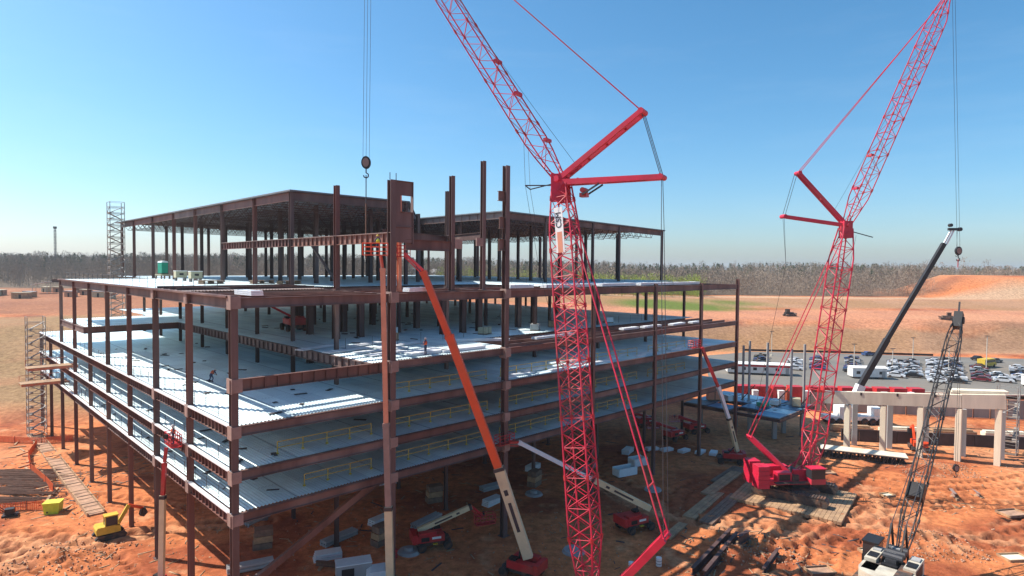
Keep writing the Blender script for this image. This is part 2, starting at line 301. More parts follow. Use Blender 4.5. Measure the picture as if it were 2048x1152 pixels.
# ------------------------------------------------------------------ woods (seen as one mass)
def wood_mass(name, label, pts, hts, mat_, twig, ntw, spread, cone=False, thick=.16):
    P = np.array(pts, float); H = np.asarray(hts, float); T = len(P); z = base_h(P[:,0], P[:,1])-.3
    lean = rng.normal(0, .03, (T,2))*H[:,None]; r = thick*H/14
    ang = np.arange(3)*2.094; ring = np.stack([np.cos(ang), np.sin(ang)], -1)
    lo = np.concatenate([P[:,None,:]+ring[None]*r[:,None,None], np.repeat(z[:,None,None], 3, 1)], -1)
    hi = np.concatenate([P[:,None,:]+lean[:,None,:]+ring[None]*r[:,None,None]*.3, np.repeat((z+H*.95)[:,None,None], 3, 1)], -1)
    tv = np.concatenate([lo, hi], 1).reshape(-1,3)
    tf = np.array([f for k in range(3) for f in ((k,(k+1)%3,3+(k+1)%3),(k,3+(k+1)%3,3+k))]); tf = (tf[None]+(np.arange(T)*6)[:,None,None]).reshape(-1,3)
    n = ntw; u = rng.uniform(0, 1, (T,n)); a = rng.uniform(0, 6.283, (T,n))
    if cone: zz = .2+.78*u; rad = (1-u)**.7*spread*H[:,None]*rng.uniform(.35, 1, (T,n))
    else: zz = .1+.9*u; rad = spread*H[:,None]*np.sqrt(rng.uniform(.03, 1, (T,n)))*np.sin(np.pi*np.clip(.22+.68*u, 0, 1))
    c = np.stack([P[:,:1]+lean[:,:1]*zz+rad*np.cos(a), P[:,1:]+lean[:,1:]*zz+rad*np.sin(a), z[:,None]+zz*H[:,None]], -1).reshape(-1,3)
    sz = (twig*rng.uniform(.5, 1.4, (T,n))*H[:,None]/14).reshape(-1,1)
    d1 = rng.normal(0, 1, (T*n,3)); d1 /= np.linalg.norm(d1, axis=1)[:,None]; d2 = rng.normal(0, 1, (T*n,3)); d2 /= np.linalg.norm(d2, axis=1)[:,None]
    if not cone: d1[:,2] = np.abs(d1[:,2])+.6; d2 *= .5
    cv = np.stack([c-d1*sz*.6, c+d1*sz, c+d2*sz], 1).reshape(-1,3); cf = np.arange(T*n*3).reshape(-1,3)+len(tv)
    w = npmesh(name, np.concatenate([tv, cv]), np.concatenate([tf, cf]), mat_); tag(w, label, 'woods', kind='stuff'); return w
M['twig'] = mat('bare_twigs', (0.285, 0.22, 0.165), 1.0, 0, .25, .012); M['twig2'] = mat('grey_twigs', (0.29, 0.235, 0.185), 1.0, 0, .25, .012)
M['pine'] = mat('pine_needles', (0.085, 0.11, 0.055), .9, 0, .35, .05); M['spring'] = mat('spring_leaves', (0.3, 0.36, 0.07), .9, 0, .3, .05)
for k_ in ('twig','twig2','pine','spring'): M[k_].node_tree.nodes['Principled BSDF'].inputs['Specular IOR Level'].default_value = 0
def scatter(n, y0, y1, tmin=-1.05, tmax=1.05, pw=1.0):
    out = []
    while len(out) < n:
        y = y0+(y1-y0)*rng.uniform()**pw; x = rng.uniform(tmin, tmax)*y
        if x/y < -.1 and y < 300: continue
        if math.hypot((x-330)/75, (y-385)/40) < 1: continue
        out.append((x, y))
    return out
p = scatter(5200, 376, 760, -1.05, 1.05, 1.25); wood_mass('bare_woods', 'bare brown leafless woods along the horizon behind the site', p, (9+8*fbm(np.array(p)[:,0]/45, np.array(p)[:,1]/45, 70, 3)+rng.uniform(-1.5, 2.5, len(p))), M['twig'], .55, 135, .34, thick=.08)
p = [(rng.uniform(-1.05,1.05)*y, y) for y in rng.uniform(372, 388, 420)]; p = [q for q in p if math.hypot((q[0]-330)/75, (q[1]-385)/40) > 1]
p += [(rng.uniform(-1.05,-.2)*y, y) for y in rng.uniform(338, 380, 300)]
wood_mass('wood_edge', 'grey bare trunks at the near edge of the woods', p, rng.uniform(8, 13, len(p)), M['twig2'], .45, 90, .26, thick=.11)
p = scatter(1500, 470, 800, pw=.6); wood_mass('pine_woods', 'dark green pines scattered along the wooded skyline', p, rng.uniform(9, 14.5, len(p)), M['pine'], .95, 110, .3, True)
p = [(x, y) for y in rng.uniform(352, 400, 300) for x in (rng.uniform(.1,.31)*y,)]+[(x, y) for y in rng.uniform(372, 440, 120) for x in (rng.uniform(-.12,.06)*y,)]
wood_mass('spring_green_woods', 'bright green budding trees at the wood edge behind the steel frame', p, rng.uniform(7, 13, len(p)), M['spring'], .55, 130, .33)
# ------------------------------------------------------------------ the steel frame building (local frame: x along the shaded facade, y along the sunlit facade)
YAW = 0.7783; C0 = V((-22.32, 49.52, 0)); DR = V((math.cos(YAW), math.sin(YAW), 0)); DL = V((-math.sin(YAW), math.cos(YAW), 0))
def W(x, y, z=0.0): return C0+DR*x+DL*y+V((0,0,z))
Z1, Z2, Z3, Z4, Z5, ZM, ZR = 10.87, 14.34, 17.99, 21.84, 28.5, 34.3, 40.0
XR = [0, 14.95, 30.3, 46.6, 61.6, 75.4, 88.5]; YL = [0, 10.7, 21.3, 31.9, 42.6, 53.2, 64.0, 75.2, 86.0, 96.5]
bld = thing('steel_frame_building', 'multi storey brown steel frame building under construction with open decks and flat upper roof', 'building', tuple(C0), YAW)
def column(x, y, z0, z1, w=.42, m='steel', plates=(), nm='column'):
    mb = MB(); t_ = .05
    mb.box((x-w/2, y-w/2, z0), (x+w/2, y-w/2+t_, z1)); mb.box((x-w/2, y+w/2-t_, z0), (x+w/2, y+w/2, z1)); mb.box((x-.025, y-w/2+t_, z0), (x+.025, y+w/2-t_, z1))
    mb.box((x-w*.8, y-w*.8, z0), (x+w*.8, y+w*.8, z0+.06))
    c = mb.build(nm, random.choice(('steel','steelb','steelc')) if m == 'steel' else m, bld)
    for z, h in plates:
        e_ = w*random.uniform(.8,1.05); MB().box((x-w*.5-.09, y-e_, z-h*random.uniform(1.0,1.15)), (x-w*.5-.02, y+e_*.9, z+.12)).box((x-e_*.8, y-w*.5-.09, z-h), (x+e_, y-w*.5-.02, z+.05)).build('connection_plate', 'plate', c)
    return c
def beam(x0, y0, x1, y1, ztop, d=.8, w=.35, m='steel', ribs=0, nm='beam'):
    mb = MB(); a = V((x0,y0,ztop-d/2)); b_ = V((x1,y1,ztop-d/2)); mb.ibeam(a, b_, d, w)
    if ribs:
        L = (b_-a).length; n = max(2, int(L/ribs)); dirv = (b_-a)/L
        for k in range(1, n):
            p = a+dirv*(L*k/n); mb.obox(p-dirv*.02, p+dirv*.02, w*.94, d-.11)
    return mb.build(nm, random.choice(('steel','steelb','steelc')) if m == 'steel' else m, bld)
# columns of the two facades
for i, x in enumerate(XR):
    top = {0: Z5+.1, 1: 39.4, 2: 42.6}.get(i, Z5+.3)
    if i == 6: top = Z5+.8
    wd = .56 if i == 0 else (.62 if i in (1,2) else .46)
    column(x, 0, 0, top, wd, 'steelb' if i in (1,2) else 'steel', [(z, d_) for z, d_ in ((Z1,.9),(Z2,.9),(Z3,.9),(Z4,1.05),(Z5,.95)) if i < 3])
for j, y in enumerate(YL[1:], 1):
    column(0, y, 0, Z5-.05 if j < 8 else Z3+.1, .5 if j < 3 else .44, 'steel', [(z, .95) for z in (Z1,Z2,Z3,Z5) if (j < 8 or z < Z5)] if j < 3 else [])
# interior columns, ground to fifth level
for i, x in enumerate(XR[1:], 1):
    for j, y in enumerate(YL[1:9], 1):
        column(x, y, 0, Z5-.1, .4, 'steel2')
for x, y in ((5.5,15.5),(7.3,26.6),(9.0,37.5)): pass
for x, y in ((20,20),(23.5,20),(20,27),(25,27),(33.5,15.5),(37,15.5),(40,15.5),(36,25),(40.5,25),(48.5,16),(52,16),(22,34),(27,40),(34,34)):
    column(x, y, Z3, Z5-.1, .75, 'steel2', nm='core_column')
# girders and facade beams per level
for z in (Z1, Z2, Z3, Z5):
    for a, c in zip(XR, XR[1:]): beam(a+.3, 0, c-.3, 0, z-.08, .85 if z == Z5 else .72, .36, 'steel')
    ys = YL[:8] if z == Z5 else YL[:10]
    for a, c in zip(ys, ys[1:]): beam(0, a+.3, 0, c-.3, z-.08, .9, .38, 'steel', 0 if z == Z5 else .8)
    for x in XR[1:]:
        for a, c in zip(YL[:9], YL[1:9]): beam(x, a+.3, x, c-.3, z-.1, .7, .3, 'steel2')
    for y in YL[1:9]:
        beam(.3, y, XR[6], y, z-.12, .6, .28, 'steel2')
beam(.3, 0, XR[1]-.35, 0, Z4, 1.0, .42, 'steel', 1.05)
for a, c in zip(XR[1:], XR[2:]): beam(a+.3, 0, c-.3, 0, Z4-.02, .75, .34, 'steel')
beam(XR[1]-2.2, .3, XR[1]-2.2, 57.4, Z4, 1.0, .4, 'steel', 1.25)
beam(0, 57.4, XR[1]-2.2, 57.4, Z4, .95, .4, 'steel')
beam(0, 57.4, 0, 75.2, Z4, .9, .36, 'steel')
for y in YL[1:5]: beam(XR[1]-2, y, XR[6], y, Z4-.05, .6, .28, 'steel2')
# joists of the parts without deck
for k in range(1, 6): beam(.3, 2.2*k, XR[1]-.3, 2.2*k, Z5-.05, .5, .34, 'steel', nm='joist')
for y in (15.2, 17.4, 19.6, 21.8): beam(.3, y, XR[1]-.3, y, Z5+.3, .24, .2, 'steel', nm='joist')
for y in (4.2, 8.3, 12.5, 16.8): beam(XR[1]+.3, y, 45, y, Z5-.08, .5, .24, 'steel', nm='joist')
for y in (2.4, 4.8, 7.4): beam(XR[2]+.3, y, XR[6], y, Z4-.03, .42, .22, 'steel', nm='joist')
# floor decks: folded sheet, ribs run back from the shaded facade
def deck(name, x0, x1, y0, y1, z, pitch=.32, m='galv'):
    n = max(2, int((x1-x0)/pitch)); xs = []; zs = []
    for k in range(n):
        a = x0+(x1-x0)*k/n; q = (x1-x0)/n
        xs += [a, a+.12*q, a+.5*q, a+.62*q]; zs += [z-.065, z, z, z-.065]
    xs.append(x1); zs.append(z-.065)
    v = [(x, y0, zz) for x, zz in zip(xs, zs)]+[(x, y1, zz) for x, zz in zip(xs, zs)]; N_ = len(xs)
    f = [(k, k+1, N_+k+1, N_+k) for k in range(N_-1)]
    return npmesh(name, v, f, M[m], bld)
for z in (Z1, Z2, Z3): 
    deck('floor_deck', .25, XR[6]+.2, .15, 96.5, z+.08)
deck('floor_deck', XR[1]-2.0, XR[6]+.2, 8.8, 96.5, Z4+.06); deck('floor_deck', XR[1]-2.0, XR[2]+1, .2, 8.8, Z4+.055)
deck('floor_deck', .25, XR[1]-2.0, 57.5, 75, Z4+.06)
deck('floor_deck', .25, XR[1], 24.0, 75.0, Z5+.06); deck('floor_deck', .25, XR[1], 13.0, 24.0, Z5+.055, m='steelb'); deck('floor_deck', XR[1], 99, 19.5, 106, Z5+.06); deck('floor_deck', 45, XR[6]+.2, 8.5, 19.5, Z5+.055)  # brown stretch near the corner is added to shade the third level
# pale edge strip (pour stop) along both lit and shaded edges
for z in (Z1, Z2, Z3):
    MB().box((-.34, .1, z-.02), (.02, 96.5, z+.1)).build('edge_angle', 'sheet', bld)
    MB().box((.25, -.19, z-.03), (XR[6], .12, z+.015)).build('edge_angle', 'steel', bld)
MB().box((-.5, .2, Z5-.06), (.03, 75.2, Z5+.1)).build('edge_angle', 'steel', bld)
# posts with wire along the sunlit edge
post_me = MB().tube((0,0,0),(0,0,1.15),.025,5).mesh('rail_post'); post_me.materials.append(M['cable'])
for z in (Z1, Z2, Z3, Z5):
    for k in range(2, 32 if z < Z5 else 25):
        link('rail_post', post_me, bld, (.35, k*3.02-1.6, z+.1))
    for h in (.55, 1.1): MB().tube((.35,1.5,z+.1+h),(.35,92 if z < Z5 else 73.5,z+.1+h),.012,4).build('rail_wire', 'cable', bld)
for z, x0, x1 in ((Z4, XR[1]+1, 84), (Z5, 50, 88)):
    for k in range(int((x1-x0)/3.4)): link('rail_post', post_me, bld, (x0+k*3.4, 10.5 if z == Z4 else 19, z+.1))
# yellow guard rails set back from the shaded edge
yp = MB().tube((0,0,0),(0,0,1.1),.045,6).box((-.1,-.1,0),(.1,.1,.12)).mesh('rail_post'); yp.materials.append(M['yellow'])
for z, runs in ((Z1, ((7,14),(15.8,29),(31.5,45),(48,60))), (Z2, ((4.5,14),(15.8,29.5),(31.5,45.5),(47.5,60),(63,74))), (Z3, ((15.8,29.3),(31.6,45),(48,60),(63,74)))):
    for a, c in runs:
        n = int(round((c-a)/2.6)); rail = MB()
        for h in (.56, 1.08): rail.tube((a,2.1,z+.09+h),(c,2.1,z+.09+h),.038,5)
        g_ = rail.build('guard_rail', 'yellow', bld)
        for k in range(n+1): link('rail_post', yp, g_, (a+(c-a)*k/n, 2.1, z+.09))
# penthouse: columns on the fifth level, mezzanine beam, roof trusses and roof
YP = [21.6, 32.5, 44.3, 56.0, 67.0, 79.6, 92.9, 102.5]
for k, y in enumerate(YP): column(XR[1], y, Z5, ZR-.05, .46, 'steel')
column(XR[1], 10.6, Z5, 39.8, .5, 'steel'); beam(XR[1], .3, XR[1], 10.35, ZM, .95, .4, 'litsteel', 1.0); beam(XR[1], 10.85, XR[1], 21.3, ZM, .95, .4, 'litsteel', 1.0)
beam(XR[1], 21.9, XR[1], 32.2, ZM, .9, .38, 'steel', .9); beam(XR[1], 32.8, XR[1], 44.0, ZM, .9, .38, 'steel', .9)
MB().box((XR[1]-.22, -.1, ZM+.005), (XR[1]+.3, 44.2, ZM+.06)).build('deck_strip', 'plate', bld)
xs_roof = [31.5, 50.5, 60.5, 73.6, 82.0, 97.5]
def roof_z(x): return ZR-max(0, x-50)*.017
for x in xs_roof: column(x, 21.4, Z5, roof_z(x)-.05, .42, 'steel2')
for x in (24, 33, 42, 51, 60.5, 69, 77.5, 86, 97.5):
    for y in (33, 45, 57, 69, 81, 93, 104): column(x, y, Z5, roof_z(x)-.2, .5, 'steel2')
for k in range(len(YP)-1): beam(XR[1], YP[k]+.25, XR[1], YP[k+1]-.25, ZR-.02, 1.0, .34, 'steel')
beam(XR[1]+.25, 21.4, 31.5, 21.4, ZR-.02, 1.0, .34, 'steel')
for a, c in zip(xs_roof[1:], xs_roof[2:]):
    MB().ibeam((a+.2,21.4,roof_z(a)-.55),(c-.2,21.4,roof_z(c)-.55),1.0,.34).build('beam', 'steel', bld)
beam(50.5, 21.7, 50.5, 44.2, ZR-.02, 1.0, .34, 'plate', 2.0); beam(31.7, 21.8, 50.3, 44.2, ZR-.08, .9, .34, 'steel2')
roofp = [(XR[1]-.5,20.9),(31.8,20.9),(50.0,44.2),(50.0,20.9),(98,20.9),(98,106),(XR[1]-.5,106)]
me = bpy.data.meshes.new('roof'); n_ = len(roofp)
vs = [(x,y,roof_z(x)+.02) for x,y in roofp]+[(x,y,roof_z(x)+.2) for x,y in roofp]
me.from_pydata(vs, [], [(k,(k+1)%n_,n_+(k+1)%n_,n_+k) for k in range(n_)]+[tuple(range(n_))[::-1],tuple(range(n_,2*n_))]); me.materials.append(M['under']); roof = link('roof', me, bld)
for k in range(26):
    y = 23.5+k*3.2; x0 = XR[1]+.4
    if y < 44: segs = [(x0, 31.8+(y-20.9)*.78-.5), (50.8, 97.6)]
    else: segs = [(x0, 97.6)]
    for a, c in segs:
        tr = MB(); n = max(2, int((c-a)/1.9)); dp = 1.35
        P_ = lambda q, dz: V((q, y, roof_z(q)-.12-dz))
        tr.obox(P_(a,0), P_(c,0), .12, .1); tr.obox(P_(a+.9,dp), P_(c-.9,dp), .12, .1)
        for i in range(n):
            q0 = a+(c-a)*i/n; q1 = a+(c-a)*(i+.5)/n; q2 = a+(c-a)*(i+1)/n
            tr.obox(P_(q0,0), P_(q1,dp), .06, .06); tr.obox(P_(q1,dp), P_(q2,0), .06, .06)
        tr.build('roof_truss', 'steel2', bld)
# plated head and stubs of the tall facade columns
x = XR[1]; hp = MB(); e = 2.35
for za, zb in ((38.0,39.35),(33.4,36.4)): hp.box((x+.34,-.05,za),(x+e,.05,zb))
hp.box((x+e,-.2,33.3),(x+e+.07,.2,39.35)); hp.box((x+.34,-.05,36.4),(x+1.0,.05,38.0)); hp.box((x+.3,-.2,39.35),(x+e+.07,.2,39.41)); hp.box((x+1.0,-.2,36.36),(x+e,.2,36.42)); hp.box((x+.34,-.2,34.9),(x+e,.2,34.96))
hp.build('head_panel', 'steelb', bld)
for dx in (-.2,.5): MB().tube((x+dx,0,39.4),(x+dx,0,40.1),.04,5).build('lifting_rod', 'cable', bld)
x = XR[2]
for za, zb, w_ in ((38.6,39.6,.9),(35.5,36.7,.75),(33.0,34.2,.8)): MB().box((x-.31-w_,-.04,za),(x-.31,.04,zb)).box((x-.31-w_,-.2,zb),(x-.31,.2,zb+.05)).box((x-.31-w_,-.2,za-.05),(x-.31,.2,za)).build('beam_stub', 'steel', bld)
column(22.9, .6, Z5, 40.7, .46, 'steel'); column(27.6, .9, Z5, 42.9, .46, 'steel'); column(30.3, 10.7, Z5, 40.6, .38, 'steel2'); column(17.6, 2.6, Z5, 38.6, .36, 'peach')
beam(XR[1]+1.7, .1, 22.6, .5, 33.75, 1.05, .4, 'steel'); beam(XR[1]+1.7, 4.2, 30.1, 10.5, 34.9, 1.2, .4, 'steel2'); beam(27.8, 1.1, 30.2, 10.4, 35.0, .8, .35, 'steel2')
MB().box((23.1,.3,33.0),(24.1,.5,34.0)).build('beam_stub', 'plate', bld); MB().box((26.4,.6,33.4),(27.4,.75,34.3)).build('beam_stub', 'plate', bld)
MB().obox((20.5,28,ZM),(24.5,28,Z5+.2),.3,.3).build('diagonal_brace', 'steel2', bld)
MB().obox((.9,4.6,1.2),(13.2,.9,Z1-1.0),.5,.55).build('diagonal_brace', 'steel', bld); MB().obox((2.5,6.6,.9),(17.2,3.2,Z1-1.2),.4,.45).build('diagonal_brace', 'steel2', bld)
# ------------------------------------------------------------------ bundles of deck sheet lying on the frame
def bundle(c, L, w, h, rz, label, group):
    mb = MB(); n = 3
    for k in range(n):
        o_ = (k-1)*.03
        mb.prism([(-L/2+o_,h*k/n+.01),(L/2+o_,h*k/n+.01),(L/2+o_,h*(k+1)/n-.015),(-L/2+o_,h*(k+1)/n-.015)], -w/2, w/2)
    for q in (-.3,.3): mb.box((L*q-.05,-w/2-.012,-.0),(L*q+.05,w/2+.012,h+.012))
    o = mb.build('deck_sheet_bundle', 'sheet'); o.location = c; o.rotation_euler = (0,0,rz); tag(o, label, 'sheet bundle', group); return o
bl = [(6.5,13.5,Z5,9.5,.9,.35,0.0),]
k = 0
for (x,y,L,rz) in ((1.9,1.7,3.6,1.57),(18.2,.3,2.9,.1),(35.2,2.6,4.3,.05),(43,1.3,10,0.02),(54,1.6,8.5,0.03),(63.5,1.2,9.5,0.0),(72,1.2,8.5,.02)):
    bundle(W(x,y,Z5+.06), L, 1.0, .42, YAW+rz, f'white deck sheet bundle on the fifth level edge beam, {ORD[k]} from the corner column', 'deck bundles on the fifth level'); k += 1
k = 0
for (x,y,L,rz) in ((20.5,1.5,5,.05),(25,1.2,6,.0),(31.8,6.5,8,-.55),(42.5,3.4,8,.05),(59,2.9,4,0),(64.5,2.6,5,.03),(71.5,2.2,4.6,.1),(77,2.0,3,.0)):
    bundle(W(x,y,Z4+.09), L, .9, .3, YAW+rz, f'white deck sheet bundle on the fourth level edge, {ORD[k]} from the orange lift', 'deck bundles on the fourth level'); k += 1
k = 0
for q in range(16):
    x = 31.5+q*3.1+random.uniform(-.5,.5); y = .8+random.uniform(-.2,.5)+(q % 3)*.8
    bundle(W(x,y,Z3+.09), random.uniform(2.4,4.2), .8, .22, YAW+random.uniform(-.15,.15), f'silver deck sheet bundle on the third level edge, {ORD[k]} from the tall bracketed column', 'deck bundles on the third level'); k += 1
k = 0
for (x,y,L,rz) in ((13.8,13,5,.3),(15.5,9,6,.15),(18,6.5,6.5,.05),(17,4.2,5,.2),(21,3.5,5,.1),(22,9,7,.2),(19,12,6,.25)):
    bundle(W(x,y,Z4+.1), L, 1.3, .14, YAW+rz, f'loose pale deck sheets on the fourth level behind the peach lift, {ORD[k]} of the scatter', 'loose sheets on the fourth level'); k += 1
# ------------------------------------------------------------------ lattice booms
def lattice(par, p0, p1, side, wb, wm, wt, nb, tb, tt, m, rc, rl, single=False):
    p0 = V(p0); p1 = V(p1); ax = p1-p0; L = ax.length; ax.normalize(); s_ = V(side); s_ = (s_-ax*s_.dot(ax)).normalized(); t_ = ax.cross(s_)
    def wd(q): return wb+(wm-wb)*q/tb if q < tb else (wm if q < 1-tt else wm+(wt-wm)*(q-1+tt)/tt)
    st = [k/nb for k in range(nb+1)]
    C = [[p0+ax*(L*q)+s_*(sx*wd(q)/2)+t_*(sy*wd(q)/2) for q in st] for sx, sy in ((-1,-1),(1,-1),(1,1),(-1,1))]
    for c in C:
        mb = MB()
        for q in range(0, nb): mb.tube(c[q], c[q+1], rc, 6)
        mb.build('chord', m, par, True)
    jn = MB(); stp = max(3, nb//6)
    for k in range(stp, nb, stp):
        for c in C: d_ = (c[k]-c[k-1]).normalized(); jn.tube(c[k]-d_*.22, c[k]+d_*.22, rc*1.7, 6)
    tag(jn.build('pin_joint', 'reddark' if m == 'red' else m, par, True), kind='stuff')
    lac = MB()
    for k in range(nb):
        for i in range(4):
            a = C[i]; b_ = C[(i+1)%4]
            prs = [(a[k], b_[k+1]) if (k+i) % 2 == 0 else (b_[k], a[k+1])]
            if single: prs.append((b_[k], a[k+1]) if (k+i) % 2 == 0 else (a[k], b_[k+1]))
            if k % 2 == 0: prs.append((a[k], b_[k]))
            for u, w in prs:
                if single: MB().tube(u, w, rl, 5).build('lacing_bar', m, par, True)
                else: lac.tube(u, w, rl, 4)
    if not single: tag(lac.build('lacing', m, par, True), kind='stuff')
    return C
def cable(par, pts, r=.03, m='cable', nm='cable'): return MB().poly(pts, r, 5).build(nm, m, par, True)
def sag(p, q, d, n=8):
    p = V(p); q = V(q); return [p+(q-p)*(k/n)-V((0,0,d*4*(k/n)*(1-k/n))) for k in range(n+1)]
def block(par, c, s=1.0):
    c = V(c); b_ = MB()
    prof = [(math.cos(a)*.45*s, math.sin(a)*.62*s) for a in [k*math.pi/8 for k in range(16)]]
    b_.prism(prof, -.16*s, .16*s); b_.v = [tuple(V(v)+c) for v in b_.v]; o = b_.build('hook_block', 'black', par, True)
    b2 = MB().prism([(x*.72,z*.72) for x,z in prof], -.2*s, -.17*s); b2.prism([(x*.72,z*.72) for x,z in prof], .17*s, .2*s); b2.v = [tuple(V(v)+c) for v in b2.v]; b2.build('cheek_plate', 'plate', o, True)
    hk = [c+V((0,0,-.6*s)), c+V((0,0,-1.0*s))]+[c+V((.25*s*math.cos(a),0,-1.25*s+.25*s*math.sin(a))) for a in (1.57,.6,-.4,-1.4,-2.4,-3.2)]
    MB().poly(hk, .06*s, 6).build('hook', 'black', o, True)
def local_tube(par, h, side, items):  # helper for crawler bases: boxes in (along, across, up) coordinates about the parent's origin
    for nm, m, (a0, c0, z0), (a1, c1, z1) in items:
        mb = MB(); vs = []
        P_ = lambda a, c, z: V((h.x*a+side.x*c, h.y*a+side.y*c, z))
        q = [P_(a0,c0,z0),P_(a1,c0,z0),P_(a1,c1,z0),P_(a0,c1,z0),P_(a0,c0,z1),P_(a1,c0,z1),P_(a1,c1,z1),P_(a0,c1,z1)]
        mb.add(q, [(3,2,1,0),(4,5,6,7),(0,1,5,4),(1,2,6,5),(2,3,7,6),(3,0,4,7)]); mb.build(nm, m, par)
def crawler(par, h, side, L=9.0, gauge=6.6, tw=1.25, m='red', cw=True, cabm='red', th=None, ts=None, k_=1.0):
    uh, us = h*k_, side; h = th or h; side = ts or side
    for sgn in (-1, 1):
        mb = MB(); c = sgn*gauge/2; n = 40; prof = []
        for k in range(12): a = math.pi/2+math.pi*k/11; prof.append((-L/2+.6+.6*math.cos(a), .62+.6*math.sin(a)))
        for k in range(12): a = -math.pi/2+math.pi*k/11; prof.append((L/2-.6+.6*math.cos(a), .62+.6*math.sin(a)))
        mb.prism(prof, c-tw/2, c+tw/2)
        for k in range(26):
            x = -L/2+.5+k*(L-1)/25
            mb.box((x-.11,c-tw/2-.06,1.2),(x+.11,c+tw/2+.06,1.3))
        mb.v = [(h.x*a+side.x*b_, h.y*a+side.y*b_, z) for a, b_, z in mb.v]; tr = mb.build('track', 'track', par)
        fm = MB().box((-L/2+.9,c-tw/2-.1,.45),(L/2-.9,c+tw/2+.1,1.0)); fm.v = [(h.x*a+side.x*b_, h.y*a+side.y*b_, z) for a, b_, z in fm.v]; fm.build('track_frame', 'track', tr)
    h, side = uh, us
    local_tube(par, h, side, [('carbody', 'track', (-2.2,-gauge/2+.4,.5), (2.2,gauge/2-.4,1.35)), ('turntable', 'black', (-1.5,-1.5,1.3), (1.5,1.5,1.75)),
        ('main_deck', m, (-5.6,-1.5,1.75), (2.6,1.5,2.35)), ('engine_house', m, (-4.3,-1.9,2.35), (-1.9,-.75,3.5)), ('radiator', 'black', (-4.0,-1.95,2.5), (-2.2,-1.905,3.3)), ('engine_house', m, (-4.3,.75,2.35), (-.8,1.9,3.6)), ('fuel_tank', 'track', (-1.7,-1.8,2.36), (-.6,-.9,3.1)),
        ('winch_frame', m, (-1.2,-1.4,2.35), (.9,-.9,3.7)), ('catwalk', 'track', (-4.9,-2.6,2.25), (1.4,-1.9,2.36)), ('catwalk', 'track', (-4.9,1.9,2.25), (1.4,2.6,2.36))])
    for c in (-.8,): 
        w_ = MB().tube((h.x*-.2-side.x*.8, h.y*-.2-side.y*.8, 3.0), (h.x*-.2+side.x*.8, h.y*-.2+side.y*.8, 3.0), .55, 14); w_.build('winch_drum', 'cable', par)
    if cw:
        for sg in (-1, 1):
            for k in range(5): local_tube(par, h, side, [('counterweight', m, (-7.6+.05*(k%2),sg*1.25-.85,1.5+k*.6), (-5.7-.05*(k%2),sg*1.25+.85,2.06+k*.6))])
    local_tube(par, h, side, [('cab', cabm, (.6,-3.0,2.2), (3.0,-1.6,2.9))])
    local_tube(par, h, side, [('cab_window', 'glass', (.65,-2.95,2.9), (2.95,-1.65,4.2)), ('cab_roof', cabm, (.55,-3.05,4.2), (3.05,-1.55,4.34))])
# ------------------------------------------------------------------ near red crane
base = V((7.3, 52.4, 0)); hA = V((-.87,.49,0)).normalized(); sA = V((.49,.87,0)).normalized()
cA = thing('crawler_crane', 'tall bright red lattice crane standing in front of the frame, white sign on its mast', 'crane', tuple(base))
crawler(cA, hA, sA)
foot = V((6.95,52.9,2.2)); head = V((4.75,60.5,39.0))
lattice(cA, foot, head, sA, 1.0, 2.2, 1.45, 29, .14, .12, 'red', .09, .038, single=True)
tip = V((-16.2,70,74.5)); piv = V((4.6,60.5,39.6))
lattice(cA, piv, tip, sA, .8, 1.75, .8, 26, .1, .1, 'red', .07, .034)
s1 = V((11.7,56.5,45.2)); s2 = V((13.3,55.5,39.2)); mt = V((12.75,50.0,9.2))
hd = MB(); 
for sg in (-1,1): hd.obox(head+sA*sg*.75-V((0,0,1.6)), piv+sA*sg*.65+V((0,0,.5)), .25, 1.3)
hd.tube(piv-sA*1.0, piv+sA*1.0, .3, 10); hd.build('boom_head', 'red', cA, True)
for sg in (-1,1): MB().obox(piv+sA*sg*.45, s1+sA*sg*.5, .32, .5, w1=.3, h1=.42).build('jib_strut', 'red', cA, True)
mb = MB()
for q in (.12,.34,.56,.78,.97): mb.tube(piv+(s1-piv)*q-sA*.5, piv+(s1-piv)*q+sA*.5, .12, 6)
mb.tube(s1-sA*.7, s1+sA*.7, .28, 10); mb.build('strut_crossbar', 'red', cA, True)
for sg in (-1,1): MB().obox(piv+sA*sg*.5-V((0,0,.3)), s2+sA*sg*.4, .32, .55, w1=.28, h1=.45).build('jib_strut', 'red', cA, True)
mb = MB()
for q in (.2,.5,.8,.98): mb.tube(piv+(s2-piv)*q-sA*.45, piv+(s2-piv)*q+sA*.45, .12, 6)
mb.tube(s2-sA*.7, s2+sA*.7, .26, 10); mb.build('strut_crossbar', 'red', cA, True)
for sg in (-.5,.5):
    cable(cA, [s1+sA*sg, tip+sA*sg*.5], .045, 'red', 'pendant'); cable(cA, [s1+sA*sg*1.0, s2+sA*sg*1.0], .035)
cable(cA, [s1, s2], .03)
for sg in (-.45,.45):
    q = s2+(mt-s2)*.16+sA*sg; cable(cA, [s2+sA*sg*.4, q, mt+sA*sg*1.6], .03)
MB().tube(s2+(mt-s2)*.16-sA*.55, s2+(mt-s2)*.16+sA*.55, .06, 6).build('spreader_bar', 'cable', cA, True)
for sg in (-.7,.7): cable(cA, [head+sA*sg+V((.5,-.3,-1.2)), mt+sA*sg], .085, 'red', 'backstay')
for k in range(7):
    q = .12+k*.125
    MB().obox(head+(mt-head)*q-sA*.85+V((.4,-.25,-.9))*(1-q), head+(mt-head)*q+sA*.85+V((.4,-.25,-.9))*(1-q), .09, .14).build('stay_link', 'red', cA, True) if k in (6,) else None
mf = V((8.0,52.3,2.6))
for sg in (-.9,.9): MB().obox(mf+sA*sg, mt+sA*sg*.8, .42, .6).build('backhitch_arm', 'red', cA, True)
mb = MB(); 
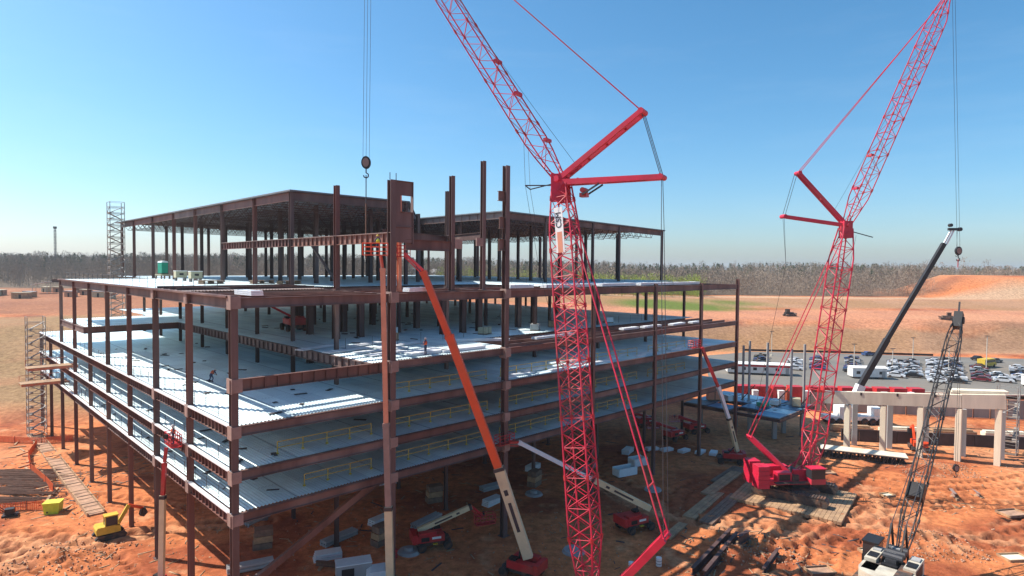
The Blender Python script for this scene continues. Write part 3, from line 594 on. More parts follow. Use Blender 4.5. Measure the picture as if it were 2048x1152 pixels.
for q in (.1,.3,.5,.7,.9,1.0): mb.tube(mf+(mt-mf)*q-sA*.9, mf+(mt-mf)*q+sA*.9, .12, 6)
mb.build('backhitch_crossbar', 'red', cA, True)
# jib stop frame and small hanging ropes
sf = [piv+V((-.6,0,-.5)), V((1.7,60.9,38.7)), V((1.2,59.6,38.9))]
MB().poly([sf[0]-sA*.6, sf[1], sf[2], sf[0]+sA*.4], .06, 5).build('rope_guide', 'cable', cA, True)
for e_, b_ in ((V((1.5,62.5,43.2)), sf[1]), (V((1.0,60.2,43.6)), sf[2])): cable(cA, [e_, b_, b_+V((1.4,0,-8)), b_+V((4.5,.2,-20))], .018)
cable(cA, sag(piv+V((1.5,0,1.5)), tip+V((1,0,-1)), .5), .02)
for q in (.24,.34,.1):
    c = piv+(tip-piv)*q; MB().obox(c-sA*.55+V((.85,0,.5)), c+sA*.55+V((.85,0,.5)), .4, .3).build('rope_roller', 'red', cA, True)
mb = MB(); c = piv+V((2.2,-1.2,-1.6))
mb.obox(c-sA*.35, c+sA*.35, .7, .4); mb.tube(c-sA*.5+V((0,0,.45)), c+sA*.5+V((0,0,.45)), .25, 10); mb.build('sheave_frame', 'reddark', cA, True)
for sg in (-.5,.5): MB().obox(c+sA*sg, piv+(s2-piv)*.42+sA*sg-V((0,0,.5)), .14, .14).build('sheave_stay', 'cable', cA, True)
# hoist rope, block, sling
hk = V((-16.5,70,42.7))
for k, dx in enumerate((-.35,0,.35)): cable(cA, [tip+V((dx,0,-.4)), hk+V((dx,0,.4))], .022, nm='hoist_rope')
block(cA, hk, 1.15); cable(cA, [hk+V((0,0,-1.4)), hk+V((0,0,-4.6))], .06, 'cable', 'sling'); cable(cA, [hk+V((0,0,-4.6)), hk+V((0,-.1,-10.8))], .09, 'rust', 'sling')
# mast sign with rotated letters
def letters(txt, par, size, m, mw):
    cu = bpy.data.curves.new('lettering', 'FONT'); cu.body = txt; cu.size = size; cu.align_x = 'CENTER'; cu.align_y = 'CENTER'; cu.extrude = .01
    o = bpy.data.objects.new('lettering', cu); COL.objects.link(o); dg = bpy.context.evaluated_depsgraph_get()
    me = bpy.data.meshes.new_from_object(o.evaluated_get(dg)); bpy.data.objects.remove(o); me.materials.clear(); me.materials.append(M[m])
    return link('lettering', me, par)
axm = (head-foot).normalized(); nrm = (axm.cross(sA)).normalized()
if nrm.y > 0: nrm = -nrm
fnn = -(sA-axm*sA.dot(axm)).normalized()
for face_n, off in ((fnn, 1.18),):
    c = foot+axm*33.2+face_n*off; sd_ = axm.cross(face_n).normalized()
    sg_ = MB().obox(c-axm*2.4, c+axm*2.0, .85, .05, up=face_n).build('sign_panel', 'white', cA, True)
    MB().obox(c-axm*2.4+face_n*.03, c-axm*.4+face_n*.03, .5, .012, up=face_n).build('sign_stripe', 'peach', sg_, True)
    mwx = Matrix((axm, -sd_ if False else face_n.cross(axm), face_n)).transposed().to_4x4(); mwx.translation = c+axm*.75+face_n*.045-base
    tx = letters('CSM', sg_, .8, 'black', Matrix.Identity(4)); tx.matrix_parent_inverse = Matrix.Identity(4); tx.matrix_basis = mwx
# ------------------------------------------------------------------ far red crane
bB = V((39.0, 84.0, 0)); hB = V((.97,.1,0)).normalized(); sB = V((-.1,.97,0)).normalized()
cB = thing('crawler_crane', 'red crawler crane on timber mats right of the frame with jib leaning right', 'crane', (bB.x, bB.y, .42))
crawler(cB, hB, sB, 9.5, 6.4, 1.2, th=V((.8,-.6,0)), ts=V((.6,.8,0)), k_=.84)
def redL(p): return V(p)
fB = V((40.9,84.2,3.0)); hdB = V((47.2,88,37.0)); tipB = V((62.1,90,70.6))
lattice(cB, fB, hdB, sB, .9, 2.2, 1.3, 24, .14, .12, 'red', .095, .045)
lattice(cB, hdB+V((.1,0,.5)), tipB, sB, .8, 1.8, .5, 26, .12, .12, 'red', .075, .036)
s1 = V((41.2,90,45.0)); s2 = V((39.4,90.4,38.8)); mtB = V((34.0,87.6,7.3)); mfB = V((38.4,84.6,2.9)); piv = hdB+V((0,0,.4))
MB().obox(hdB-V((0,0,1.4)), piv+V((0,0,.6)), 1.5, 1.2).tube(piv-sB*.9, piv+sB*.9, .3, 10).build('boom_head', 'red', cB, True)
for tp_ in (s1, s2):
    for sg in (-.4,.4): MB().obox(piv+sB*sg, tp_+sB*sg, .28, .42).build('jib_strut', 'red', cB, True)
    MB().tube(tp_-sB*.6, tp_+sB*.6, .3, 10).tube((piv+tp_)/2-sB*.4, (piv+tp_)/2+sB*.4, .1, 6).build('strut_crossbar', 'red', cB, True)
for sg in (-.35,.35):
    cable(cB, [s1+sB*sg, tipB], .055, 'red', 'pendant'); cable(cB, [s1+sB*sg+V((-.3,0,0)), s2+sB*sg], .035)
    cable(cB, [s2+sB*sg*.5, s2+V((.5,0,-7)), mtB], .025); cable(cB, [hdB+V((-.4,.2,-.8))+sB*sg*1.4, mtB+sB*sg*1.4], .07, 'red', 'backstay')
    MB().obox(mfB+sB*sg*2, mtB+sB*sg*1.6, .4, .55).build('backhitch_arm', 'red', cB, True)
mb = MB()
for q in (.25,.5,.75,1.0): mb.tube(mfB+(mtB-mfB)*q-sB*.8, mfB+(mtB-mfB)*q+sB*.8, .14, 6)
mb.build('backhitch_crossbar', 'red', cB, True)
for sg in (-.8,.8): MB().tube(V((38.9,84.2,2.9))+sB*sg, fB+(hdB-fB)*.16+sB*sg*.9, .12, 6).build('boom_stop', 'red', cB, True); MB().tube(V((37.4,84.2,2.9))+sB*sg, fB+(hdB-fB)*.08+sB*sg, .08, 6).build('boom_stop', 'red', cB, True)
for q in (.16,.3): 
    c = hdB+(tipB-hdB)*q; MB().obox(c-sB*.5+V((-.9,0,.3)), c+sB*.5+V((-.9,0,.3)), .4, .3).build('rope_roller', 'red', cB, True)
hk = V((64.7,90,34.0))
for dx in (-.2,.2): cable(cB, [tipB+V((.8+dx,0,-.3)), hk+V((dx,0,.4))], .022, nm='hoist_rope')
block(cB, hk, 1.0); cable(cB, [hk+V((0,0,-1.2)), hk+V((0,0,-2.4))], .07, 'reddark', 'sling')
cable(cB, sag(hdB+V((1.5,0,-1)), fB+V((1.5,0,14)), 1.5), .02); MB().obox(hdB+V((.3,0,-.3)), hdB+V((3.3,-1,-1.3)), .12, .12).build('rope_guide', 'cable', cB, True)
cable(cB, sag(hdB+V((-1.5,1,2)), hdB+(tipB-hdB)*.8, .3), .018)
# ------------------------------------------------------------------ black lattice crane in the foreground
bC = V((36.6, 58.0, 0)); hC = V((.7,.71,0)).normalized(); sC = V((.71,-.7,0))
cC = thing('crawler_crane', 'white bodied crawler crane with black lattice boom at the lower edge', 'crane', (bC.x, bC.y, .1), 0)
crawler(cC, hC, sC, 7.0, 4.6, .9, 'track', False, 'black', k_=.9)
cwp = MB(); prof_ = [(-3.6+1.5*math.cos(a), 2.15*math.sin(a)) for a in [math.pi/2+math.pi*k/10 for k in range(11)]]+[(-2.2,-2.15),(-2.2,2.15)]
cwp.slab([(hC.x*a+sC.x*b_, hC.y*a+sC.y*b_) for a, b_ in prof_], 1.5, 3.5); cwp.build('counterweight', 'dirtywhite', cC)
for sg in (-1,1): local_tube(cC, hC, sC, [('house_panel', 'dirtywhite', (-2.1,sg*1.6-.5,2.2), (1.4,sg*1.6+.5,3.8)), ('grille', 'black', (-1.6,sg*1.6-.4,3.81), (-.4,sg*1.6+.4,3.86)), ('hatch', 'concgrey', (.1,sg*1.6-.35,3.81), (1.0,sg*1.6+.35,3.92)), ('grille', 'black', (-1.8,sg*2.11-.02,2.6), (.6,sg*2.11+.02,3.6))])
for k_ in range(6): local_tube(cC, hC, sC, [('machinery', ('black','cable','concgrey')[k_ % 3], (-2.0+k_*.55,-.7+.2*(k_ % 2),2.4), (-1.6+k_*.55,.6-.2*(k_ % 3),3.6+.35*(k_ % 3)))])
for k_ in range(3): MB().tube((hC.x*(-.8+k_)-sC.x*.8, hC.y*(-.8+k_)-sC.y*.8, 4.0), (hC.x*(-.8+k_)+sC.x*.8, hC.y*(-.8+k_)+sC.y*.8, 4.0), .38, 12).build('winch_drum', 'cable', cC)
fC = V((38.3,59.9,3.1)); tC = V((56.0,77.5,24.9))
lattice(cC, fC, tC, sC, .7, 1.35, .7, 22, .12, .1, 'black', .07, .035)
MB().obox(tC-V((.5,.5,.9)), tC+V((.2,.2,.9)), .9, 1.1).tube(tC-sC*.6, tC+sC*.6, .45, 12).build('boom_point', 'black', cC, True)
MB().obox(tC+V((0,0,.9)), tC+V((.25,.25,2.3)), .18, .18).build('antenna', 'cable', cC, True)
gC = V((37.6,59.2,6.4))
for sg in (-.6,.6):
    MB().obox(V((38.6,60.2,2.4))+sC*sg, gC+sC*sg, .18, .22).build('gantry_leg', 'black', cC, True); MB().obox(V((35.6,57.2,2.4))+sC*sg, gC+sC*sg, .16, .2).build('gantry_leg', 'black', cC, True)
    cable(cC, [gC+sC*sg, fC+(tC-fC)*.3+sC*sg+V((-.8,-.8,.9))], .04); cable(cC, [fC+(tC-fC)*.3+sC*sg+V((-.8,-.8,.9)), tC+sC*sg*.6], .025, nm='pendant')
MB().obox(fC+(tC-fC)*.2, fC+(tC-fC)*.25, 1.5, 1.0).build('boom_splice', 'black', cC, True)
for dx in (0,.25): cable(cC, [tC+V((.5+dx,.5,-.3)), V((56.6+dx,78.1,6.5))], .02, nm='hoist_rope')
block(cC, V((56.7,78.1,6.0)), .8)
# ------------------------------------------------------------------ telescopic crane behind the concrete beam
bD = V((69.5, 125.0, 0))
cD = thing('mobile_crane', 'telescopic mobile crane with long dark boom raised behind the concrete beam', 'crane', tuple(bD))
a0 = V((68.9,125,2.8)); a1 = V((70.9,125,7.8)); a2 = V((86.9,125,36.6)); a3 = V((88.3,125,39.4))
MB().obox(a0, a1, 1.3, 1.5).build('base_boom', 'palewhite', cD, True); MB().obox(a1-V((.3,0,.5)), V((76,125,17.2)), .92, 1.02).build('boom_section', 'black', cD, True)
MB().obox(V((76,125,17.2)), a2, .72, .82).build('boom_section', 'black', cD, True); MB().obox(a2, a3, .3, .3).obox(a2+V((.5,0,-.2)), a3+V((.5,0,-.2)), .25, .25).build('boom_nose', 'palewhite', cD, True)
MB().obox(a3-V((.6,0,-.1)), a3+V((1.9,0,.1)), .5, .5).tube(a3+V((1.7,-.3,.1)), a3+V((1.7,.3,.1)), .4, 10).tube(a3+V((-.2,-.3,.9)), a3+V((-.2,.3,.9)), .35, 10).build('boom_point', 'black', cD, True)
cable(cD, [a3+V((1.2,0,0)), a3+V((1.2,0,-3.6))], .03, nm='hoist_rope'); block(cD, a3+V((1.2,0,-4.2)), .8)
mb = MB(); MB().box((-6,-1.4,.9),(5.5,1.4,1.7)).build('chassis', 'white', cD); MB().box((-3.4,-1.3,1.7),(.2,1.3,3.6)).build('superstructure', 'white', cD)
MB().box((3.6,-1.3,1.7),(5.6,1.3,3.3)).build('cab', 'white', cD); MB().box((5.61,-1.1,2.3),(5.66,1.1,3.1)).build('window', 'glass', cD)
wh = MB().tube((0,-.28,0),(0,.28,0),.68,16); wm = wh.mesh('wheel'); wm.materials.append(M['rubber'])
for x in (-5,-3.4,1.6,3.2,4.8):
    for y in (-1.25,1.25): link('wheel', wm, cD, (x,y,.68))
MB().obox(V((66.9,124.2,3.0)), V((71.5,124.6,6.6)), .3, .3).build('luffing_cylinder', 'cable', cD, True)
# ------------------------------------------------------------------ boom lifts
wheel_me = MB().tube((0,-.2,0),(0,.2,0),.5,14).tube((0,-.23,0),(0,.23,0),.22,10).mesh('wheel'); wheel_me.materials.append(M['rubber'])
def lift(label, base, hd, secs, jib, basket, bm='reddark', z=0.0):
    b0 = V((base[0], base[1], z)); t_ = thing('boom_lift', label, 'boom lift', tuple(b0)); h = V((math.cos(hd),math.sin(hd),0)); s_ = V((-h.y,h.x,0))
    local_tube(t_, h, s_, [('chassis', 'track', (-1.9,-.75,.45), (1.9,.75,.95)), ('turntable', bm, (-1.9,-1.15,1.0), (1.1,-.25,1.75)), ('turntable', bm, (-1.9,.25,1.0), (1.1,1.15,1.75)), ('counterweight', bm, (-2.4,-1.1,.95), (-1.88,1.1,1.9)), ('hood', bm, (-1.7,-1.05,1.74), (.2,-.35,2.05)), ('engine_grille', 'black', (-1.5,-1.18,1.15), (-.6,-1.152,1.6)), ('decal', 'white', (-.3,-1.17,1.3), (.7,-1.152,1.55)), ('fuel_tank', 'black', (.2,.35,1.76), (.95,1.0,2.0)), ('step', 'yellow', (-.2,-1.3,.75), (.3,-1.0,.82))])
    for a in (-1.45,1.45):
        for c in (-1.15,1.15): link('wheel', wheel_me, t_, (h.x*a+s_.x*c, h.y*a+s_.y*c, .5), hd)
    for p, q, w_, m in secs: MB().obox(p, q, w_, w_*1.25).build('boom_section', m, t_, True)
    for p, q, w_, m in secs:
        p = V(p); q = V(q); d_ = (q-p).normalized(); MB().obox(q-d_*.35, q-d_*.02, w_*1.12, w_*1.4).build('boom_collar', 'cable' if m == 'cream' else m, t_, True)
        sd3 = d_.cross(V((0,0,1))).normalized()
        if sd3.y > 0: sd3 = -sd3
        if m == 'cream': MB().obox(p+(q-p)*.3+sd3*(w_/2+.012), p+(q-p)*.62+sd3*(w_/2+.012), .02, w_*.42).obox(p+(q-p)*.7+sd3*(w_/2+.012), p+(q-p)*.76+sd3*(w_/2+.012), .02, w_*.5).build('decal', 'darkwall', t_, True)
        MB().poly(sag(p+V((0,0,.1))-sd3*(w_/2+.05), q-sd3*(w_/2+.06), .12, 6), .035, 5).build('hose', 'rubber', t_, True)
    p, q, w_, m = secs[0]; p = V(p); q = V(q)
    MB().obox(b0+h*.3+V((0,0,1.5)), p+(q-p)*.22-V((0,0,.25)), .16, .16).build('lift_cylinder', 'cable', t_, True)
    if jib: MB().obox(jib[0], jib[1], .2, .26).obox(V(jib[0])+V((0,0,-.45)), V(jib[1])+V((0,0,-.35)), .1, .12).build('jib', jib[2], t_, True)
    if basket:
        c = V(basket[0]); a = basket[1]; u = V((math.cos(a),math.sin(a),0)); v = V((-u.y,u.x,0)); bk = MB()
        bk.obox(c-u*1.15, c+u*1.15, .9, .08)
        for hh in (.35,.75,1.1):
            cs = [c+u*sx*1.15+v*sy*.45+V((0,0,hh)) for sx, sy in ((-1,-1),(1,-1),(1,1),(-1,1))]
            for i in range(4): bk.tube(cs[i], cs[(i+1)%4], .04, 5)
        for sx in (-1,-.33,.33,1):
            for sy in (-1,1): bk.tube(c+u*sx*1.15+v*sy*.45, c+u*sx*1.15+v*sy*.45+V((0,0,1.1)), .04, 5)
        bkt = bk.build('basket', basket[2], t_, True)
        MB().obox(c+v*.5+V((0,0,.7)), c+v*.5+V((0,0,1.12)), .6, .25).build('control_box', 'black', bkt, True)
    return t_
l1 = lift('long orange boom lift with cream lower boom reaching across the shaded facade', (1.2,61.6), 2.6,
     [((1.85,61.2,2.0),(-1.2,61.55,11.0),.78,'cream'),((-1.0,61.5,10.4),(-6.3,62.1,24.2),.62,'orange'),((-6.2,62.1,23.8),(-9.0,62.5,30.6),.5,'orange')],
     ((-9.0,62.5,30.7),(-11.0,63.4,32.4),'reddark'), ((-11.7,63.7,32.1),.78,'reddark'), 'reddark')
l2 = lift('upright boom lift with faded orange boom and occupied red basket beside the plated column', (-11.0,56.3), 1.7,
     [((-11.15,56.9,1.9),(-11.35,57.0,8.7),.55,'cream'),((-11.34,57.0,8.5),(-11.6,57.1,16.5),.44,'plate'),((-11.59,57.1,16.3),(-11.95,57.2,30.9),.34,'peach')],
     ((-11.95,57.2,30.8),(-12.2,57.5,32.0),'orange'), ((-12.75,57.7,32.1),.2,'orange'))
l3 = lift('cream and red boom lift with red basket by the sunlit facade', (-32.6,56.6), 1.2,
     [((-32.5,56.9,1.8),(-32.35,57.0,9.6),.38,'cream'),((-32.35,57.0,9.4),(-32.2,57.1,12.6),.27,'reddark')],
     ((-32.2,57.1,12.7),(-32.1,57.2,14.0),'reddark'), ((-31.6,57.5,14.2),2.3,'reddark'))
l4 = lift('red boom lift with low cream boom parked in the shade under the frame', (-8.6,67.9), .35,
     [((-10.2,67.6,1.9),(-4.4,69.8,3.8),.42,'cream')], ((-4.4,69.8,3.8),(-3.2,70.2,2.6),'reddark'), ((-2.9,70.4,1.6),.4,'reddark'))
l5 = lift('red boom lift with black wheels and pale boom stretched left behind the lattice mast', (14.9,73.0), .5,
     [((16.7,73.2,2.4),(9.5,72.2,6.3),.55,'cream'),((9.6,72.2,6.2),(.9,70.6,11.0),.36,'palewhite')], ((.9,70.6,11.0),(-.1,70.4,11.0),'reddark'), ((-.7,70.3,10.9),.78,'reddark'))
l6 = lift('red boom lift with red and cream boom raised at the far end of the facade', (35.2,98.6), 2.9,
     [((36.4,98.7,1.8),(34.7,98.0,7.4),.5,'cream'),((34.7,98.0,7.3),(32.6,97.0,12.6),.42,'palewhite'),((32.6,97.0,12.5),(29.6,96.0,18.9),.34,'reddark')], None, ((28.4,95.8,18.9),.78,'reddark'))
lz = W(20.5, 33, Z4+.08); l7 = lift('small red boom lift working on the fourth level deck inside the frame', (lz.x,lz.y), 2.2,
     [(lz+V((.5,0,1.6)), lz+V((-3.4,-2.6,4.2)), .24, 'reddark')], None, (lz+V((-3.9,-2.9,4.2)),.3,'reddark'), 'reddark', lz.z)
# ------------------------------------------------------------------ workers
def person(label, loc, face, pose, vest='vest', hat='white'):
    r_ = thing('person', label, 'person', tuple(loc), face)
    if pose == 'stand':
        J = dict(pel=(0,0,.95),wst=(0,.01,1.1),ch=(0,.02,1.35),nk=(0,.0,1.52),hd=(0,.03,1.63),tp=(0,.03,1.76),
             lh=(.1,0,.9),lk=(.13,.03,.5),la=(.15,-.03,.08),lt=(.16,.15,.04),rh=(-.1,0,.9),rk=(-.13,.02,.5),ra=(-.15,-.04,.08),rt=(-.17,.14,.04),
             ls=(.19,0,1.44),le=(.27,.03,1.18),lw=(.2,.24,1.05),rs=(-.19,0,1.44),re=(-.27,.03,1.18),rw=(-.18,.24,1.08))
    else:
        J = dict(pel=(0,-.12,.82),wst=(0,.02,.95),ch=(0,.24,1.12),nk=(0,.4,1.2),hd=(0,.5,1.22),tp=(0,.6,1.27),
             lh=(.1,-.1,.78),lk=(.14,.12,.46),la=(.16,-.06,.08),lt=(.17,.12,.04),rh=(-.1,-.1,.78),rk=(-.14,.0,.44),ra=(-.16,-.3,.1),rt=(-.17,-.14,.04),
             ls=(.19,.26,1.16),le=(.24,.4,.92),lw=(.14,.6,.76),rs=(-.19,.26,1.16),re=(-.24,.42,.92),rw=(-.12,.62,.78))
    rad = dict(pel=.15,wst=.13,ch=.155,nk=.06,hd=.1,tp=.075,lh=.095,lk=.07,la=.05,lt=.042,rh=.095,rk=.07,ra=.05,rt=.042,ls=.07,le=.048,lw=.034,rs=.07,re=.048,rw=.034)
    E_ = [('pel','wst'),('wst','ch'),('ch','nk'),('nk','hd'),('hd','tp'),('pel','lh'),('lh','lk'),('lk','la'),('la','lt'),('pel','rh'),('rh','rk'),('rk','ra'),('ra','rt'),('ch','ls'),('ls','le'),('le','lw'),('ch','rs'),('rs','re'),('re','rw')]
    ks = list(J); me = bpy.data.meshes.new('body'); me.from_pydata([J[k] for k in ks], [(ks.index(a), ks.index(b_)) for a, b_ in E_], []); me.materials.append(M['jeans'])
    o = link('body', me, r_); sk = o.modifiers.new('skin', 'SKIN')
    for k, sv in zip(ks, me.skin_vertices[0].data): sv.radius = (rad[k], rad[k]); sv.use_root = (k == 'pel')
    ss = o.modifiers.new('sub', 'SUBSURF'); ss.levels = ss.render_levels = 1
    g = lambda k: V(J[k])
    MB().tube(g('wst')-V((0,0,.02)), g('ch'), .175, 12, .195).tube(g('ch'), g('nk')-(g('nk')-g('ch'))*.25, .195, 12, .1).build('vest', vest, o, smooth=True)
    hdm = MB(); c = g('hd')+(g('tp')-g('hd'))*.25; d = (g('tp')-g('hd')).normalized()
    hdm.tube(c-d*.12, c, .075, 12, .098); hdm.tube(c, c+d*.09, .098, 12, .09); hdm.obox(c+V((0,.09,-.02)), c+V((0,.125,-.03)), .03, .05); hdm.tube(c+V((.09,0,-.01)), c+V((.112,0,-.01)), .03, 6); hdm.tube(c-V((.09,0,.01)), c-V((.112,0,.01)), .03, 6); hdm.build('head', 'skin', o, smooth=True)
    ht = MB(); hc = c+d*.05; ht.tube(hc, hc+d*.08, .135, 14, .12); ht.tube(hc+d*.08, hc+d*.14, .12, 14, .05); ht.tube(hc-d*.01, hc+d*.012, .16, 14); ht.build('hard_hat', hat, o, smooth=True)
    for s_ in ('l','r'):
        w_ = g(s_+'w'); dr = (w_-g(s_+'e')).normalized(); sd2 = V((1,0,0)) if s_ == 'l' else V((-1,0,0)); hn = MB(); hn.obox(w_, w_+dr*.1, .08, .035)
        for q in range(4): hn.poly([w_+dr*.09+sd2*(.03-.02*q), w_+dr*(.135-.008*abs(q-1))+sd2*(.03-.02*q)-V((0,0,.012)), w_+dr*(.155-.01*abs(q-1))+sd2*(.03-.02*q)-V((0,0,.035))], .009, 5)
        hn.poly([w_+dr*.03-sd2*.035, w_+dr*.07-sd2*.062, w_+dr*.1-sd2*.065], .011, 5); hn.build('hand', 'skin', o)
    return r_
person('worker in orange vest standing at the fourth level edge right of the plated column', W(19.6,.75,Z4+.09), YAW+.4, 'stand')
person('worker in orange vest bending over on the sunlit third level deck', W(5.4,21,Z3+.1), YAW-1.1, 'bend')
person('worker in lime vest standing in the basket beside the plated column', V((-12.5,57.7,32.16)), .5, 'stand', 'limevest', 'yellow')
person('worker in orange vest standing in the red basket of the lift by the sunlit facade', V((-31.6,57.5,14.26)), 2.2, 'stand', 'vest', 'white')
# ------------------------------------------------------------------ concrete frame on the right
pc = [(58.3,106.6),(63.2,104.4),(68.1,102.3),(73.0,100.3),(78.0,98.4)]
cf = thing('concrete_frame', 'pale precast concrete beam on a row of columns beside the red clay yard', 'concrete frame', (58.3,106.8,0))
bd = (V((*pc[4],0))-V((*pc[0],0))).normalized(); bn = V((-bd.y,bd.x,0))
for k, (x, y) in enumerate(pc): MB().add([(x+DR.x*a_*.42+DL.x*c_*.42, y+DR.y*a_*.42+DL.y*c_*.42, z_) for z_ in (-.3,7.78+.3*k) for a_, c_ in ((-1,-1),(1,-1),(1,1),(-1,1))], [(3,2,1,0),(4,5,6,7),(0,1,5,4),(1,2,6,5),(2,3,7,6),(3,0,4,7)]).build('column', 'concrete', cf, True)
for x, y in pc: 
    q = V((x,y,0))+bn*4.0+bd*1.6; MB().obox(q-V((0,0,.3)), q+V((0,0,7.9)),.8,.8,up=tuple(bn)).build('column', 'concgrey', cf, True)
A_ = V((*pc[0],8.85))-bd*3.6; Bm = V((*pc[3],9.95))+bd*.2; E_ = V((*pc[4],10.3))+bd*.8
MB().obox(A_, Bm, .8, 2.1).build('beam', 'concrete', cf, True); MB().obox(Bm+bd*.05, E_, .8, 2.3).build('beam', 'concrete', cf, True)
MB().obox(V((*pc[3],10.0))+bn*5.5, E_+bn*5.5+bd*1.2, .8, 1.6).build('beam', 'concrete', cf, True)
MB().obox(V((*pc[3],11.4))+bn*1.2-bd*1.0, E_+bn*1.4+V((0,0,1.4))+bd*.5, 2.0, .35).build('slab', 'concrete', cf, True)
for q in (.28,.55,.82): 
    c = A_+(Bm-A_)*q; MB().obox(c-bn*.42+V((0,0,.75)), c-bn*.46+V((0,0,.75)), .3, .5).build('bearing_pocket', 'darkwall', cf, True)
# low wing with steel deck and tall free columns between the frame and the far crane
wing = thing('low_wing_frame', 'low wing with blue sheeted deck and tall slim grey columns beyond the far crane', 'building frame', (44,118,0))
wc = [(37.2,120.7),(44.5,122.0),(46.2,119.0),(48.6,113.4),(52.1,117.5),(54.6,115.2)]
for x, y in wc: MB().obox((x,y,-.3),(x,y,5.2),.7,.7).build('column', 'concgrey', wing, True)
for x, y, h in ((45.5,121,16.2),(46.4,120.2,17.2),(49.4,119,17.0),(53.6,118,16.0),(55.6,117,17.0)):
    MB().obox((x,y,5.4),(x,y,h),.34,.34).box((x-.3,y-.3,5.36),(x+.3,y+.3,5.5)).build('tall_column', 'concgrey', wing, True)
for i in range(4):
    for j in range(4):
        m_ = ('bluetarp','under','bluetarp','galv','bluetarp',None,'bluetarp','under')[(i*3+j*5) % 8]; q_ = [W(89.5+4.1*i+dx, -7.5+4.6*j+dy) for dx, dy in ((.1,.1),(3.9,.1),(3.9,4.4),(.1,4.4))]
        if m_: MB().slab([(p_.x,p_.y) for p_ in q_], 5.05, 5.2).build('deck_panel', m_, wing, True)
for i in range(5): MB().ibeam(W(89.5+4.1*i,-7.6,4.75), W(89.5+4.1*i,11,4.75), .55, .25).build('beam', 'steel2', wing, True)
for j in range(5): MB().ibeam(W(89.4,-7.5+4.6*j,4.7), W(106,-7.5+4.6*j,4.7), .6, .25).build('beam', 'steel2', wing, True)
for k, (x, y) in enumerate(((45.2,121),(50.5,118),(55,117))): MB().obox((x,y,5.4),(x+2.2,y-1.2,8.6),.18,.18).build('brace', 'steel2', wing, True)
# dark low formwork wall, screens
wl = thing('formwork_wall', 'long dark low formwork wall running behind the concrete columns', 'wall', (62,112,0)); wl['kind'] = 'thing'
for k in range(11):
    p = V((60.5,112.6,0))+V((3.1*k,-.52*k,0)); q = p+V((3.0,-.5,0)); MB().obox(p+V((0,0,1.0)), q+V((0,0,1.0)), .25, 2.2).build('panel', 'darkwall', wl, True)
for k in range(4):
    st = tag(MB().obox((62+k*9,119.5-k*1.2,.5),(69.6+k*9,118.5-k*1.2,.5),1.6,.7).obox((62.2+k*9,119.5-k*1.2,1.0),(69.0+k*9,118.6-k*1.2,1.0),1.1,.3).build('precast_plank', 'concrete' if k % 2 else 'wood'), f'stacked precast plank on the clay behind the concrete columns, {ORD[k]} from the far crane', 'plank', 'planks behind the concrete frame')
sf_ = thing('screen_fence', 'tall grey screened fence behind the concrete frame', 'fence', (70,134,0))
for k in range(17):
    x = 66+k*3.2; y = 136-k*.55
    MB().obox((x,y,2.1),(x+3.1,y-.53,2.1),.06,4.0).build('panel', 'screen', sf_, True); MB().tube((x,y-.1,0),(x,y-.1,4.2),.07,6).build('post', 'cable', sf_, True)
# red containers and white gaps below the parking lot
def container(loc, rz, L, m, label, group):
    o = thing('shipping_container', label, 'container', loc, rz, group); mb = MB().box((-L/2,-1.2,.1),(L/2,1.2,4.0))
    for k in range(int(L/.4)):
        x = -L/2+.25+k*.4; mb.box((x,-1.24,.2),(x+.2,-1.2,3.9))
    mb.build('body', m, o); MB().box((-L/2-.05,-1.1,.2),(-L/2-.005,-.03,2.5)).build('door', m, o); MB().box((-L/2-.05,.03,.2),(-L/2-.005,1.1,2.5)).build('door', m, o)
    MB().box((-L/2,-1.22,4.0),(L/2,1.22,4.1)).build('roof', 'reddark' if m == 'reddark' else 'white', o)
for k in range(11):
    x = 54.5+k*3.9; y = 144.5-k*.2
    container((x,y,bz(x,y)-.1), -.06, 2.9 if k > 1 else 3.6, 'reddark', f'red shipping container below the parking lot, {ORD[k]} from the steel frame', 'red containers below the parking lot')
for k in range(7):
    x = 56.4+k*5.85; y = 142.4-k*.2; o = thing('storage_box', f'pale upright storage box before the red containers, {ORD[k]} from the steel frame', 'storage box', (x,y,bz(x,y)-.05), -.06, 'pale storage boxes')
    MB().box((-.6,-.6,0),(.6,.6,3.2)).build('body', 'palewhite', o); MB().box((-.45,-.64,.15),(.45,-.605,2.0)).build('door', 'concgrey', o); MB().box((-.68,-.68,3.2),(.68,.68,3.32)).build('roof', 'white', o)
def trailer(loc, rz, L, Wd, label, stripe='reddark'):
    o = thing('site_trailer', label, 'trailer', loc, rz); MB().box((-L/2,-Wd/2,.5),(L/2,Wd/2,3.0)).build('body', 'white', o)
    MB().add([(-L/2-.2,-Wd/2-.25,3.0),(L/2+.2,-Wd/2-.25,3.0),(L/2+.2,Wd/2+.25,3.0),(-L/2-.2,Wd/2+.25,3.0),(-L/2-.2,0,3.45),(L/2+.2,0,3.45)], [(0,1,5,4),(2,3,4,5),(1,2,5),(3,0,4),(3,2,1,0)]).build('roof', 'white', o)
    MB().box((-L/2-.02,-Wd/2-.04,2.3),(L/2+.02,-Wd/2-.003,2.8)).build('fascia', stripe, o)
    for k in range(int(L/3)):
        x = -L/2+1.5+k*3; MB().box((x-.5,-Wd/2-.03,1.3),(x+.5,-Wd/2-.002,2.1)).build('window', 'glass', o)
    MB().box((L/2-1.3,-Wd/2-.05,.55),(L/2-.4,-Wd/2-.003,2.2)).build('door', 'concgrey', o)
    for x in (-L/3,L/3): MB().box((x-.6,-Wd/2+.1,0),(x+.6,Wd/2-.1,.5)).build('skirt', 'track', o)
trailer((71,178,1.06), -.2, 17, 4.2, 'long white site trailer with red fascia in the parking lot')
